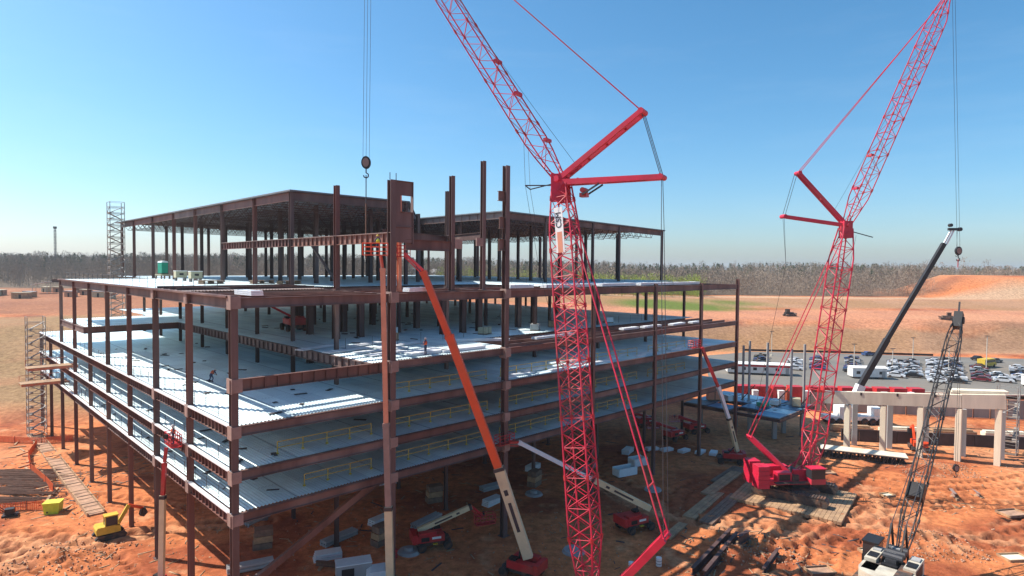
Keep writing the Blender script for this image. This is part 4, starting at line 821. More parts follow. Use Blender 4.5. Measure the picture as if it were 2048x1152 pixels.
trailer((99.5,172.5,1.06), -.1, 9, 3.4, 'short plain white trailer in the middle of the parking lot', 'white')
trailer((137,160.5,1.06), -.1, 6, 2.8, 'small white trailer below the yellow bus', 'white')
# cars
paints = {n: carpaint(n, c) for n, c in dict(black=(.02,.02,.022),silver=(.5,.51,.53),white=(.75,.75,.74),grey=(.16,.165,.17),maroon=(.18,.02,.03),blue=(.04,.08,.2),green=(.03,.07,.05),purple=(.08,.05,.14)).items()}
def car_mesh(truck):
    b_ = MB(); w_ = .9
    b_.prism([(-2.25,.35),(2.25,.35),(2.28,.75),(1.2,.98),(-1.5 if not truck else -.4,1.02),(-2.25,.95)], -w_, w_)
    cab = [(1.05,.97),(.45,1.52),(-.9 if not truck else -.15,1.55),(-1.75 if not truck else -.45,1.0)]
    b_.prism(cab, -w_*.82, w_*.82)
    if truck: b_.box((-2.25,-w_,.95),(-.5,-w_+.08,1.2)); b_.box((-2.25,w_-.08,.95),(-.5,w_,1.2)); b_.box((-2.27,-w_,.95),(-2.2,w_,1.2))
    g = MB(); gp = [(x*1.0+(.05 if x > 0 else -.03), z if z < 1.2 else z-.06) for x, z in cab]; g.prism([(x, z+.04 if z < 1.2 else z-.04) for x, z in gp], -w_*.84, w_*.84)
    return b_.mesh('body'), g.mesh('window_band')
cm = [car_mesh(False), car_mesh(True)]; tyre = MB().tube((0,-.11,0),(0,.11,0),.34,10).mesh('wheel'); tyre.materials.append(M['rubber'])
for _, g in cm: g.materials.append(M['glass'])
cbody = {}
def car(x, y, rz, colr, truck, label):
    key = (colr, truck)
    if key not in cbody: me = cm[truck][0].copy(); me.materials.append(paints[colr]); cbody[key] = me
    o = thing('parked_pickup' if truck else 'parked_car', label, 'pickup' if truck else 'car', (x,y,1.07), rz, 'vehicles in the parking lot')
    link('body', cbody[key], o); link('window_band', cm[truck][1], o)
    for a in (-1.4,1.4):
        for c in (-.82,.82): link('wheel', tyre, o, (a,c,.34))
rows = [((76.5,190),(86,213),5,'behind the long white trailer','kgkbn'),((84.6,184),(93,203),6,'beside the long white trailer','wsgkws'),((91.4,184),(103,208),6,'left of the short white trailer','bpkmsk'),((99.5,180),(115.5,209),6,'behind the short white trailer','kbpgks'),
 ((107.5,172.5),(125.5,202),9,'left of the dark telescopic boom base','wskswgksw'),((112.5,172.5),(131,202.5),9,'right of the dark telescopic boom base','kskwksgwk'),((113.6,164.5),(141,206),12,'left of the black lattice boom','wswkswsgwkss'),((119,164.5),(147,206),10,'right of the black lattice boom','kwkgwkskbk'),
 ((127.5,167),(146,193),6,'before the yellow bus','mkmgks'),((132.5,166),(140,177),3,'beside the small white trailer','wsk'),((139,168),(157,191),6,'at the right edge of the lot','swbkgs')]
cn = dict(k='black', g='grey', b='blue', n='green', w='white', s='silver', m='maroon', p='purple')
for (p, q, n, desc, cs) in rows:
    n = int(n*1.35); cs = (cs*2)[:n]
    rd = math.atan2(q[1]-p[1], q[0]-p[0])
    for k in range(n):
        f = (k+.5)/n; x = p[0]+(q[0]-p[0])*f+random.uniform(-.3,.3); y = p[1]+(q[1]-p[1])*f+random.uniform(-.2,.2); tr_ = int(random.random() < .3); c_ = cn[cs[k]]
        car(x, y, rd+math.pi/2+random.choice((0,math.pi))+random.uniform(-.05,.05), c_, tr_, f'{c_} {"pickup" if tr_ else "car"}, {ORD[k]} in the row {desc}')
for (x, y, c_, d) in ((158,209,'black','alone near the far fence, left of the pole'),(160,204,'grey','alone behind the yellow bus'),(176,207.5,'maroon','alone at the far right of the lot'),(126,218,'blue','alone against the silt fence')): car(x, y, .3, c_, 0, f'{c_} car parked {d}')
bus = thing('minibus', 'yellow minibus in the parking lot right of the black lattice boom', 'bus', (149.5,194,1.07), .5)
MB().prism([(-3.6,.5),(3.6,.5),(3.6,1.3),(2.9,1.5),(2.6,2.7),(-3.6,2.7)], -1.1, 1.1).build('body', 'yellow', bus); MB().prism([(-3.3,1.6),(2.75,1.6),(2.5,2.3),(-3.3,2.3)], -1.12, 1.12).build('window_band', 'glass', bus)
for a in (-2.2,2.3):
    for c in (-1,1): link('wheel', tyre, bus, (a,c,.45)).scale = (1.35,1.35,1.35)
# light poles, far fence
for k, (x, y, h) in enumerate(((90.8,215.5,8.5),(109.5,221.5,8.5),(97.6,175.7,9),(135.3,208,7.5),(129.9,183.2,8),(143.6,186.5,10.5),(171.6,206,8),(117.4,190,6))):
    o = thing('light_pole', f'slim pale light pole in the parking lot, {ORD[k]} placed {["at the far left fence","by the silt fence centre","beside the short white trailer","by the far fence behind the black boom","between the black boom rows","by the yellow bus","at the far right edge","behind the telescopic boom"][k]}', 'light pole', (x,y,1.06), 0, 'parking lot light poles')
    o['label'] = f'slim pale light pole {["at the far left end of the silt fence","by the silt fence right of the far red crane","beside the short white trailer","by the far fence behind the black boom","between the car rows by the black boom","by the yellow bus","at the far right edge of the lot","behind the telescopic boom base"][k]}'
    MB().tube((0,0,0),(0,0,h),.14,7,.09).build('shaft', 'pole', o); MB().tube((0,0,-.02),(0,0,.5),.3,8).build('footing', 'concrete', o); MB().box((-.7,-.15,h),(.7,.15,h+.15)).build('lamp_head', 'cable', o)
fe = thing('silt_fence', 'low black silt fence along the foot of the brown embankment', 'fence', (100,226,1))
fp = [(86,229.5),(100,227.8),(115,226.2),(130,223.5),(150,219.5)]
for a_, b_ in zip(fp, fp[1:]):
    za, zb_ = bz(*a_), bz(*b_); MB().add([(*a_,za-.3),(*b_,zb_-.3),(*b_,zb_+.75),(*a_,za+.75),(a_[0],a_[1]+.05,za-.3),(b_[0],b_[1]+.05,zb_-.3),(b_[0],b_[1]+.05,zb_+.75),(a_[0],a_[1]+.05,za+.75)], [(0,1,2,3),(7,6,5,4),(3,2,6,7),(0,3,7,4),(1,5,6,2)]).build('fabric', 'fabric', fe, True)
    MB().tube((*a_,za-.2),(*a_,za+1.0),.06,5).build('stake', 'wooddark', fe, True)
# earth movers on the terrace
def dozer(label, x, y, rz, m):
    o = thing('bulldozer', label, 'bulldozer', (x,y,bz(x,y)), rz)
    for s_ in (-1,1): MB().prism([(-1.8,0),(1.8,0),(2.1,.5),(1.6,1.0),(-1.6,1.0),(-2.1,.5)], s_*1.1-.3, s_*1.1+.3).build('track', 'track', o)
    MB().box((-1.8,-.8,.7),(1.9,.8,1.7)).build('body', m, o); MB().box((-1.3,-.75,1.7),(.1,.75,2.9)).build('cab', 'glass', o); MB().box((-1.45,-.85,2.9),(.2,.85,3.05)).build('cab_roof', m, o); MB().prism([(2.5,.1),(2.75,.1),(2.65,.7),(2.9,1.4),(2.6,1.4),(2.4,.7)], -1.7, 1.7).build('blade', 'track', o)
dozer('dark bulldozer on the red terrace above the parking lot at right', 184.5, 262, 2.8, 'wooddark'); dozer('small dark loader on the red terrace left of the telescopic boom', 120, 268, .2, 'black')
# ------------------------------------------------------------------ scaffolds and landing platforms
def scaffold(label, x, y, z0, z1, w_=2.4, d=2.4, lifts=10):
    o = thing('scaffold_tower', label, 'scaffold', tuple(W(x,y,z0)), YAW); H = z1-z0
    for sx in (-1,1):
        for sy in (-1,1): MB().tube((sx*w_/2,sy*d/2,0),(sx*w_/2,sy*d/2,H+1.0),.07,6).build('upright', 'scaf', o)
    for k in range(lifts+1):
        z = H*k/lifts+.05; mb = MB(); c = [(sx*w_/2,sy*d/2) for sx, sy in ((-1,-1),(1,-1),(1,1),(-1,1))]
        for i in range(4): mb.tube((*c[i],z),(*c[(i+1)%4],z),.04,5); mb.tube((*c[i],z+1.0),(*c[(i+1)%4],z+1.0),.03,5)
        mb.build('ledger_frame', 'scaf', o)
        if k < lifts:
            a = c[k%4]; b_ = c[(k+1)%4]; MB().tube((*a,z),(*b_,z+H/lifts),.05,5).build('brace', 'scaf', o)
            a = c[(k+2)%4]; b_ = c[(k+3)%4]; MB().tube((*a,z),(*b_,z+H/lifts),.05,5).build('brace', 'scaf', o)
            st = MB().obox((-w_/2+.2,-d/2+.3,z+.05),(w_/2-.2,-d/2+.3,z+H/lifts),.7,.1) if k % 2 else MB().obox((w_/2-.2,d/2-.4,z+.05),(-w_/2+.2,d/2-.4,z+H/lifts),.7,.1)
            st.build('stair_flight', 'scaf', o); MB().box((-w_/2,-d/2,z+.06),(-w_/2+.75,d/2,z+.12)).build('platform', 'wooddark', o)
scaffold('grey scaffold stair tower at the far end of the sunlit facade', -1.8, 89.0, 0, 20.5, 2.6, 2.6, 16)
scaffold('tall grey scaffold stair tower at the far left end of the upper roof', 13.2, 99.5, Z3, 43.0, 2.6, 2.6, 20)
scaffold('dark shoring tower beside the concrete frame at the right edge', 116.0, -35.6, 0, 10.5, 2.8, 2.8, 5)
for k, (y, z, lb) in enumerate(((69.0,Z2,'orange steel landing platform cantilevered from the second level of the sunlit facade'),(76.5,Z1,'orange steel landing platform cantilevered from the first level of the sunlit facade'))):
    o = thing('landing_platform', lb, 'platform', tuple(W(-4.6,y,z+.25)), YAW)
    for yy in (-1.2,1.2): MB().ibeam((-.8,yy,.2),(5.6,yy,.2),.35,.22).build('outrigger', 'peach', o)
    MB().box((-.9,-1.4,.4),(4.8,1.4,.48)).build('floor', 'wood', o)
    for xx in (-.8,1.2,3.2): MB().tube((xx,1.3,.48),(xx,1.3,1.5),.04,5).build('post', 'peach', o)
    MB().tube((-.8,1.3,1.5),(4.6,1.3,1.5),.04,5).build('rail', 'peach', o)
# ------------------------------------------------------------------ things on the fifth level
o = thing('portable_toilet', 'teal portable toilet with pale roof on the fifth level deck', 'toilet', tuple(W(14.5,72,Z5+.95)), YAW+.3)
MB().box((-.58,-.58,.1),(.58,.58,2.0)).build('body', 'teal', o); MB().box((-.48,-.61,.15),(.48,-.585,1.9)).build('door', 'teal', o); MB().prism([(-.62,2.0),(.62,2.0),(.5,2.25),(0,2.34),(-.5,2.25)], -.62, .62).build('roof', 'palewhite', o); MB().box((-.65,-.65,0),(.65,.65,.1)).build('base', 'black', o)
tl = thing('pallet_stand', 'tan pallet stand carrying the teal toilet on the fifth level', 'stand', tuple(W(14.5,72,Z5+.07)), YAW+.3)
MB().box((-.9,-.9,.6),(.9,.9,.86)).build('top', 'boxtan', tl)
for sx in (-1,1):
    for sy in (-1,1): MB().box((sx*.75-.1,sy*.75-.1,0),(sx*.75+.1,sy*.75+.1,.6)).build('leg', 'wooddark', tl)
for k, (x, y, lb) in enumerate(((12.5,55.5,'tan tool crate on legs right of the teal toilet'),(12.2,47.5,'tan tool crate on legs nearest the roof corner column'))):
    o = thing('tool_crate', lb, 'crate', tuple(W(x,y,Z5+.07)), YAW); MB().box((-.8,-.6,.5),(.8,.6,1.5)).build('body', 'boxtan', o); MB().box((-.84,-.64,1.5),(.84,.64,1.6)).build('lid', 'white', o); MB().box((-.3,-.63,.9),(.3,-.605,1.2)).build('vent', 'black', o)
    for sx in (-1,1): MB().box((sx*.65-.08,-.5,0),(sx*.65+.08,.5,.5)).build('skid', 'black', o)
for k, (x, y) in enumerate(((16.5,34),(18.5,30),(10.5,36))):
    o = thing('pallet', f'dark timber pallet stack on the fifth level, {ORD[k]} from the roof corner column', 'pallet', tuple(W(x,y,Z5+.07)), YAW+k*.1, 'pallets on the fifth level')
    for q in range(3): MB().box((-1.5,-.7,q*.2),(1.5,.7,q*.2+.07)).build('board_layer', 'wooddark', o)
    for xx in (-1.3,0,1.3): MB().box((xx-.08,-.65,.07),(xx+.08,.65,.39)).build('bearer', 'wood', o)
# ------------------------------------------------------------------ ground yard: mats, steel, formwork, machines
def mat_stack(label, c, rz, n, L, wd_=.5, h=.28, m='wood', nm='crane_mat', cat='mat', grp=None):
    o = thing(nm, label, cat, (c[0],c[1],gz(c[0],c[1])-.04), rz, grp)
    for k in range(n): MB().box(((k-n/2)*wd_+.02,-L/2+random.uniform(-.08,.08),0),((k-n/2+1)*wd_-.02,L/2+random.uniform(-.08,.08),h+random.uniform(-.02,.02))).build('plank', m, o)
    return o
aB = math.atan2(-.6, .8)
o = thing('crane_mat', 'wide timber plank mat under the far red crawler crane', 'mat', (38.6,83.6,0.0), aB)
for k in range(26): MB().box((-6.6+k*.52,-6.4+random.uniform(-.1,.1),.02),(-6.6+k*.52+.48,5.8+random.uniform(-.1,.1),.42+random.uniform(-.02,.02))).build('plank', 'wood', o)
for k, (c, rz, n, L, lb) in enumerate((((25.5,80.5),-.65,3,11,'long timber mat in the sun at the edge of the frame shadow'),((27.4,79.2),-.65,3,12,'second long timber mat right of the shadow edge'),((30.6,88.6),-.68,3,12,'timber mat leading to the far crane, half in shade'),((33.0,92.5),-.7,4,9,'timber mat behind the far crane counterweight'),((19.5,72.2),-.65,2,5,'short timber mat beside the pale boomed lift'))):
    mat_stack(lb, c, rz, n, L, .55, .25, 'wood' if k % 2 == 0 else 'wooddark')
def steel_piece(label, a, b_, d=.7, w_=.35, m='steel2', grp='steel sections on the ground'):
    a = V((a[0],a[1],gz(*a))); b_ = V((b_[0],b_[1],gz(*b_))); o = tag(MB().ibeam(V((0,0,d/2+.2)), b_-a+V((0,0,d/2+.2)), d, w_).build('steel_beam', m), label, 'beam', grp, 'thing'); o.location = a
    c = tag(MB().box((-.15,-.7,-.15),(.15,.7,.2)).build('timber_block', 'wood', o)); c.location = (b_-a)*.1; c = MB().box((-.15,-.7,-.15),(.15,.7,.2)).build('timber_block', 'wood', o); c.location = (b_-a)*.9
steel_piece('long dark steel beam lying on the clay, nearest the red backhitch arm', (18.4,61.5), (25.6,71.0), .8, .4)
steel_piece('long dark steel beam lying on the clay, second from the red backhitch arm', (19.5,61.2), (26.1,70.2), .7, .4)
steel_piece('short dark steel beam lying on the clay beyond the long pair', (24.9,66.6), (27.3,69.9), .9, .5)
steel_piece('dark steel beam lying on the clay near the lower edge', (26.0,62.5), (29.2,66.5), .6, .35)
steel_piece('rusty steel beam in the shade under the frame', (-20,63), (-14.5,62), .5, .3, 'rust')
steel_piece('small paired steel section standing by the yard markings', (60.6,83.5), (62.5,87.0), .5, .4, 'plate')
steel_piece('grey steel section right of the paired section', (64.3,84.0), (66.2,87.6), .4, .3, 'plate')
# stack of steel joists before the concrete frame
js = thing('joist_stack', 'long stack of dark steel bar joists before the concrete columns', 'joist stack', (51.3,101.8,0)); ja = V((51.3,101.6,.3)); jb = V((62.6,96.6,.3)); jd = (jb-ja).normalized(); jn = V((-jd.y,jd.x,0))
for k in range(6):
    mb = MB(); q = jn*(k*.55); n = 22
    mb.obox(ja+q, jb+q, .12, .12); mb.obox(ja+q+V((0,0,1.1)), jb+q+V((0,0,1.1)), .12, .12)
    for i in range(n): 
        p0 = ja+q+(jb-ja)*(i/n); p1 = ja+q+(jb-ja)*((i+1)/n); mb.obox(p0, p1+V((0,0,1.1)) if i % 2 == 0 else p1, .07, .07); mb.obox(p0, p0+V((0,0,1.1)), .06, .06)
    mb.build('joist', 'black' if k else 'cable', js, True)
MB().obox(ja+jn*1.4+V((0,0,1.25)), jb+jn*1.4+V((0,0,1.25)), 2.9, .1).build('cover_board', 'concrete', js, True)
# footing pads, dig outlines
for k, (x, y, a, b_, rz) in enumerate(((39.6,66.7,2.4,1.6,.2),(31.9,62.7,2.6,1.6,.15),(60,81,2.2,1.6,.1),(64,78,3.0,2.0,.2),(52,84.5,1.6,1.2,.3),(44.5,88.5,1.8,1.2,.2),(54.5,66.0,2.6,1.6,.1),(48.5,94,2.2,1.3,.1))):
    o = thing('footing_form', f'timber framed footing form on the clay, {["between the long beams and the white crane","at the lower edge left of the white crane","right of the black boom splice","right of the black boom with a yellow edge","above the lattice shadow","beside the lattice shadow","right of the white crane body","before the joist stack"][k]}', 'footing', (x,y,gz(x,y)-.05), rz, 'footing forms')
    for q in (-1,1): MB().box((-a/2,q*b_/2-.06,0),(a/2,q*b_/2+.06,.3)).build('side_board', 'wooddark' if k % 2 else 'wood', o); MB().box((q*a/2-.06,-b_/2+.065,0),(q*a/2+.06,b_/2-.065,.3)).build('end_board', 'wood', o)
    MB().box((-a/2+.08,-b_/2+.08,0),(a/2-.08,b_/2-.08,.14)).build('blinding', 'concrete' if k % 2 == 0 else 'stone', o)
# strip footing along the sunlit facade
ft = thing('strip_footing', 'long timber formed strip footing along the foot of the sunlit facade', 'footing', tuple(W(-2.2,40,0)), YAW)
for xx in (-.9,.9): MB().box((xx-.05,-1,-.1),(xx+.05,48,.5)).build('side_board', 'wood', ft)
MB().box((-.84,-1,0),(.84,48,.2)).build('footing', 'stone', ft)
for k in range(16): q_ = k*3.0+random.uniform(-.6,.6); MB().box((-1.0+random.uniform(-.3,.2),q_,.5),(1.0+random.uniform(-.2,.4),q_+.16,.57)).build('tie_bar', 'wooddark' if k % 3 else 'wood', ft)
for k in range(16):
    q = W(-4.4-random.random()*1.5, 44+k*2.7); p = tag(MB().box((-1.2,-.14,0),(1.2,.14,.16)).build('loose_board', 'wood'), f'loose board beside the strip footing, {ORD[k]} from the yellow excavator', 'board', 'loose boards by the strip footing'); p.location = (q.x,q.y,gz(q.x,q.y)); p.rotation_euler = (0,0,random.uniform(0,3.1))
# rebar yard on the left
for k in range(18):
    x = -66+random.uniform(-3,2.5)-k*.35; y = 79.5+k*.72+random.uniform(-.2,.2); o = thing('rebar_bundle', f'dark rusty rebar bundle on the left yard, {ORD[k]} going away from the lime bin', 'rebar', (x,y,gz(x,y)), random.uniform(-.15,.15), 'rebar bundles on the left yard')
    for q in range(5): MB().tube((-5+random.random()*2,q*.16-.3,.12+.1*(q%2)),(4+random.random()*2,q*.16-.3,.12+.1*(q%2)),.07,5).build('bar', 'rust', o)
    for xx in (-3,3): MB().box((xx-.1,-.5,-.05),(xx+.1,.5,.06)).build('bearer', 'wooddark', o)
def netting(label, pts):
    o = thing('safety_netting', label, 'netting', (pts[0][0],pts[0][1],0))
    for a, b_ in zip(pts, pts[1:]):
        za, zb_ = gz(*a), gz(*b_); a = V((a[0],a[1],za)); b_ = V((b_[0],b_[1],zb_)); mb = MB(); L = (b_-a).length; n = max(3, int(L/.25))
        for h in range(8): mb.obox(a+V((0,0,.05+h*.14)), b_+V((0,0,.05+h*.14)), .02, .08)
        for i in range(n): p = a+(b_-a)*((i+.5)/n); mb.obox(p+V((0,.02,0)), p+V((0,.02,1.1)), .09, .02)
        mb.build('mesh_panel', 'net', o, True); MB().tube(a-V((0,0,.1)), a+V((0,0,1.25)), .04, 5).build('stake', 'rust', o, True)
netting('orange safety netting across the far left yard', [(-92,107),(-86,106.5),(-81,106),(-77,108)]); netting('orange safety netting running down toward the lime bin', [(-81,105),(-77,98),(-72,92),(-66,87),(-62,83)])
netting('orange safety netting beside the lime bin', [(-64,76.2),(-61,77.2),(-58,77.6)])
lb_ = thing('plastic_bin', 'lime green water bin on the left yard', 'bin', (-57.2,76.6,gz(-57.2,76.6)), .3)
MB().prism([(-.75,0),(.75,0),(.9,1.3),(-.9,1.3)], -.7, .7).build('body', 'lime', lb_); MB().box((-.95,-.78,1.3),(.95,.78,1.42)).build('lid', 'limevest', lb_); MB().tube((-.4,-.72,.3),(-.4,-.8,.3),.1,8).build('spout', 'black', lb_)
cp = thing('plate_compactor', 'dark compactor machine left of the lime bin', 'compactor', (-61.6,75.4,gz(-61.6,75.4)), .5)
MB().box((-.8,-.5,0),(.8,.5,.2)).build('plate', 'black', cp); MB().box((-.5,-.4,.3),(.4,.4,.95)).build('engine', 'black', cp); MB().poly([(-.5,-.3,.6),(-1.2,-.3,1.3),(-1.2,.3,1.3),(-.5,.3,.6)], .05, 5).build('handle', 'rust', cp)
def excavator(label, x, y, rz, s_=1.0, m='yellow', arm=None):
    o = thing('mini_excavator', label, 'excavator', (x,y,gz(x,y)-.03), rz); o.scale = (s_,)*3
    for q in (-1,1): MB().prism([(-1.25,0),(1.25,0),(1.5,.28),(1.25,.56),(-1.25,.56),(-1.5,.28)], q*.85-.22, q*.85+.22).build('track', 'rubber', o)
    MB().prism([(-1.3,.65),(.9,.65),(.9,1.25),(.2,1.45),(-1.2,1.45),(-1.35,1.2)], -.85, .85).build('body', m, o); MB().box((-.5,-.8,1.45),(.65,.1,2.45)).build('cab_window', 'glass', o); MB().box((-.58,-.86,2.45),(.72,.16,2.56)).build('cab_roof', m, o)
    for px, py in ((-.5,-.8),(.65,-.8),(.65,.1),(-.5,.1)): MB().box((px-.04,py-.04,1.45),(px+.04,py+.04,2.46)).build('cab_post', m, o)
    MB().obox((.8,.35,1.0),(1.9,.35,2.9),.26,.36).build('boom', m, o); MB().obox((1.85,.35,2.9),(3.3,.35,2.2),.22,.3).build('stick', 'orange', o); MB().prism([(3.1,2.2),(3.5,2.2),(3.7,1.7),(3.3,1.3),(2.9,1.5)], 0.0, .7).build('bucket', 'black', o); MB().obox((1.0,.35,1.3),(1.7,.35,2.3),.1,.1).build('cylinder', 'cable', o)
excavator('yellow mini excavator digging beside the sunlit facade', -45.6, 69.6, .75, 1.05)
excavator('orange yellow excavator working behind the concrete columns', 70.8, 106.6, 1.2, 1.25, 'orange')
# machines and stores in the shade under the frame
o = thing('generator_box', 'grey generator box with open frame at the lower edge under the frame', 'generator', (-15.6,60.9,0), .35)
MB().box((-1.7,-.8,.2),(1.7,.8,1.6)).build('body', 'concgrey', o); MB().box((-1.75,-.85,1.6),(1.75,.85,1.7)).build('lid', 'palewhite', o); MB().box((-1.2,-.83,.5),(0,-.805,1.3)).build('vent', 'black', o); MB().box((-1.8,-.7,0),(1.8,.7,.2)).build('skid', 'black', o)
o = thing('wrapped_pallet', 'white wrapped pallet beside the generator at the lower edge', 'pallet', (-13.0,60.3,0), .2); MB().prism([(-1.2,.15),(1.2,.15),(1.15,1.1),(.6,1.35),(-.7,1.25),(-1.15,1.0)], -.9, .9).build('wrapping', 'palewhite', o); MB().box((-1.2,-.9,0),(1.2,.9,.14)).build('pallet_base', 'wood', o)
for k, (x, y, L) in enumerate(((17.2,92.3,3.4),(20.1,97.0,2.6))):
    o = thing('grey_skip', f'pale teal open skip in the shade, {"nearer" if k == 0 else "farther"} of the two behind the lattice mast', 'skip', (x,y,0), .5)
    for q in (-1,1): MB().box((-L/2,q*.8-.05,.1),(L/2,q*.8+.05,1.3)).build('side', 'palewhite', o); MB().box((q*L/2-.05,-.745,.1),(q*L/2+.05,.745,1.2)).build('end', 'palewhite', o)
    MB().box((-L/2+.06,-.74,.05),(L/2-.06,.74,.12)).build('floor', 'concgrey', o)
sheets = [(24.2,105.2),(26.6,104.8),(29.4,104.2),(32.0,103.6),(34.0,103.0)]
for k, (x, y) in enumerate(sheets):
    bundle(V((x,y,.05)), 2.2, 1.1, .45, .3+.2*k, f'pale sheet pile on shaded ground at the frame end, {ORD[k]} from the mast', 'sheet piles on the ground')
for k, (x, y, rz) in enumerate(((35.5,117,.3),(30,112,.6),(27,121,.2))):
    lift(f'red lift parked in shade under the far end of the frame, {ORD[k]} of three', (x,y), rz, [((x,y,1.9),(x-3.5,y+.6,2.9),.4,'reddark')], None, ((x-4.0,y+.6,1.9),.2,'reddark'))
col_f = MB()
for k, (x, y) in enumerate(((3.2,84),(7,67),(-11,66.5),(20,86))):
    o = thing('column_footing', f'round concrete footing mound under the frame, {ORD[k]} of the row', 'footing', (x,y,-.05), 0, 'footing mounds'); MB().tube((0,0,0),(0,0,.3),1.3,16,1.1).build('pad', 'concgrey', o); MB().tube((0,0,.3),(0,0,.6),.5,10,.45).build('pier', 'concgrey', o)
for k, (u, v) in enumerate(((15.6,63.9),(12.5,62.8),(-12.3,65.2))):
    o = thing('oil_drum', f'small {"white" if k < 2 else "red"} drum on the shaded ground, {ORD[k]} from the backhitch arm', 'drum', (u,v,gz(u,v)-.03), 0, 'drums'); MB().tube((0,0,0),(0,0,.9),.3,14).build('body', 'white' if k < 2 else 'reddark', o); MB().tube((0,0,.28),(0,0,.32),.315,14).build('hoop', 'cable', o); MB().tube((0,0,.58),(0,0,.62),.315,14).build('hoop', 'cable', o)
# ------------------------------------------------------------------ scattered debris too small to count
def debris(name, label, areas, n, m, smin, smax, flat=False):
    vs = []; fs = []
    cube = np.array([(-1,-1,-1),(1,-1,-1),(1,1,-1),(-1,1,-1),(-1,-1,1),(1,-1,1),(1,1,1),(-1,1,1)], float); cf_ = np.array([(3,2,1,0),(4,5,6,7),(0,1,5,4),(1,2,6,5),(2,3,7,6),(3,0,4,7)])
    for i in range(n):
        x0, x1, y0, y1 = areas[rng.integers(len(areas))]; x = rng.uniform(x0, x1); y = rng.uniform(y0, y1); s_ = rng.uniform(smin, smax)
        sc = np.array((s_*rng.uniform(2,7), s_*rng.uniform(.3,.7), s_*.25)) if flat else s_*rng.uniform(.5,1.2,3)
        a = rng.uniform(0, 6.28); v = (cube*(1-.3*rng.uniform(0,1,(8,3))))*sc; v = np.stack([v[:,0]*math.cos(a)-v[:,1]*math.sin(a), v[:,0]*math.sin(a)+v[:,1]*math.cos(a), v[:,2]], 1)
        vs.append(v+np.array((x, y, float(gz(x,y))+sc[2]*.5))); fs.append(cf_+8*i)
    w = npmesh(name, np.concatenate(vs), np.concatenate(fs), M[m]); tag(w, label, 'debris', kind='stuff')
debris('board_litter', 'scattered boards and offcuts over the work yards', [(-88,-52,74,100),(-50,-30,60,74),(18,34,60,74),(50,86,78,100),(-26,10,60,100),(60,95,104,122)], 600, 'wood', .06, .17, True)
debris('stone_litter', 'scattered clods and stones over the red clay', [(-80,-34,55,80),(22,90,58,98),(-26,20,58,80)], 1200, 'stone', .03, .09)
debris('dark_litter', 'scattered dark scrap over the yards', [(-88,-55,78,96),(20,40,58,72),(50,90,95,120),(-26,30,62,110)], 300, 'darkwall', .06, .2, True)
# ------------------------------------------------------------------ far left camp, mast, houses
for k in range(11):
    y = 268+random.uniform(0,45); t_ = -.84+.02*k+random.uniform(-.01,.01); x = t_*y; L = random.uniform(3,7); m_ = random.choice(('boxtan','stone','wood','wooddark')); o = thing('site_cabin', f'small pale cabin in the far left camp, {ORD[k]} from the left', 'cabin', (x,y,bz(x,y)-.2), random.uniform(-.5,.5), 'far left camp')
    MB().box((-L/2,-1.4,0),(L/2,1.4,2.6)).build('wall', m_, o); MB().prism([(-L/2-.2,2.6),(L/2+.2,2.6),(L/2+.2,2.75),(-L/2-.2,2.95)], -1.6, 1.6).build('roof', 'boxtan' if k % 3 else 'concgrey', o); MB().box((-.5,-1.43,0),(.4,-1.405,2.0)).build('door', 'black', o)
o = thing('canopy_tent', 'pale peaked canopy above the far left camp', 'tent', (-228,300,bz(-228,300)-.2), .3)
for sx in (-1,1):
    for sy in (-1,1): MB().tube((sx*3,sy*2,0),(sx*3,sy*2,4.5),.12,6).build('post', 'pole', o)
MB().prism([(-3.6,4.5),(3.6,5.9),(3.6,6.05),(-3.6,4.65)], -2.6, 2.6).build('roof', 'palewhite', o)
o = thing('radio_mast', 'slim radio mast above the woods at far left', 'mast', (-442,600,bz(-442,600)), 0)
lattice(o, V((-442,600,bz(-442,600))), V((-442,600,66)), (1,0,0), 1.6, 1.3, .9, 26, .1, .1, 'cable', .16, .09); MB().box((-1.1,-1.1,37),(1.1,1.1,39)).build('antenna', 'cable', o)
for k, (x, y) in enumerate(((-72,450),(-86,440),(-430,470),(-54,446))):
    o = thing('house', f'small white house among the woods, {["behind the roof corner column","left of the roof corner column","at the far left edge","right of the roof corner column"][k]}', 'house', (x,y,bz(x,y)+3.5), .3*k); MB().box((-5,-4,-4),(5,4,3.2)).build('wall', 'white', o); MB().prism([(-5.6,3.2),(5.6,3.2),(0,5.8)], -4.6, 4.6).build('roof', 'concgrey', o); MB().box((-1,-4.05,.6),(1,-4.01,2.0)).build('window', 'glass', o)

dl = []; fl = []; cb = np.array([(-1,-1,0),(1,-1,0),(1,1,0),(-1,1,0),(-1,-1,1),(1,-1,1),(1,1,1),(-1,1,1)], float); cfc = np.array([(3,2,1,0),(4,5,6,7),(0,1,5,4),(1,2,6,5),(2,3,7,6),(3,0,4,7)])
for i in range(150):
    z = (Z1, Z2, Z3, Z4)[i % 4]; x = abs(rng.normal(0, 8))+1 if i % 4 < 3 else rng.uniform(16, 60); y = rng.uniform(1.5, 60) if i % 4 < 3 else rng.uniform(9, 50); p = W(x, y, z+.1); a = rng.uniform(0, 6.28)
    v = cb*np.array((rng.uniform(.15,.7), rng.uniform(.06,.22), rng.uniform(.03,.1))); v = np.stack([v[:,0]*math.cos(a)-v[:,1]*math.sin(a), v[:,0]*math.sin(a)+v[:,1]*math.cos(a), v[:,2]], 1); dl.append(v+np.array(p)); fl.append(cfc+8*i)
tag(npmesh('deck_litter', np.concatenate(dl), np.concatenate(fl), M['darkwall']), 'scattered tools and offcuts lying on the steel decks', 'debris', kind='stuff')
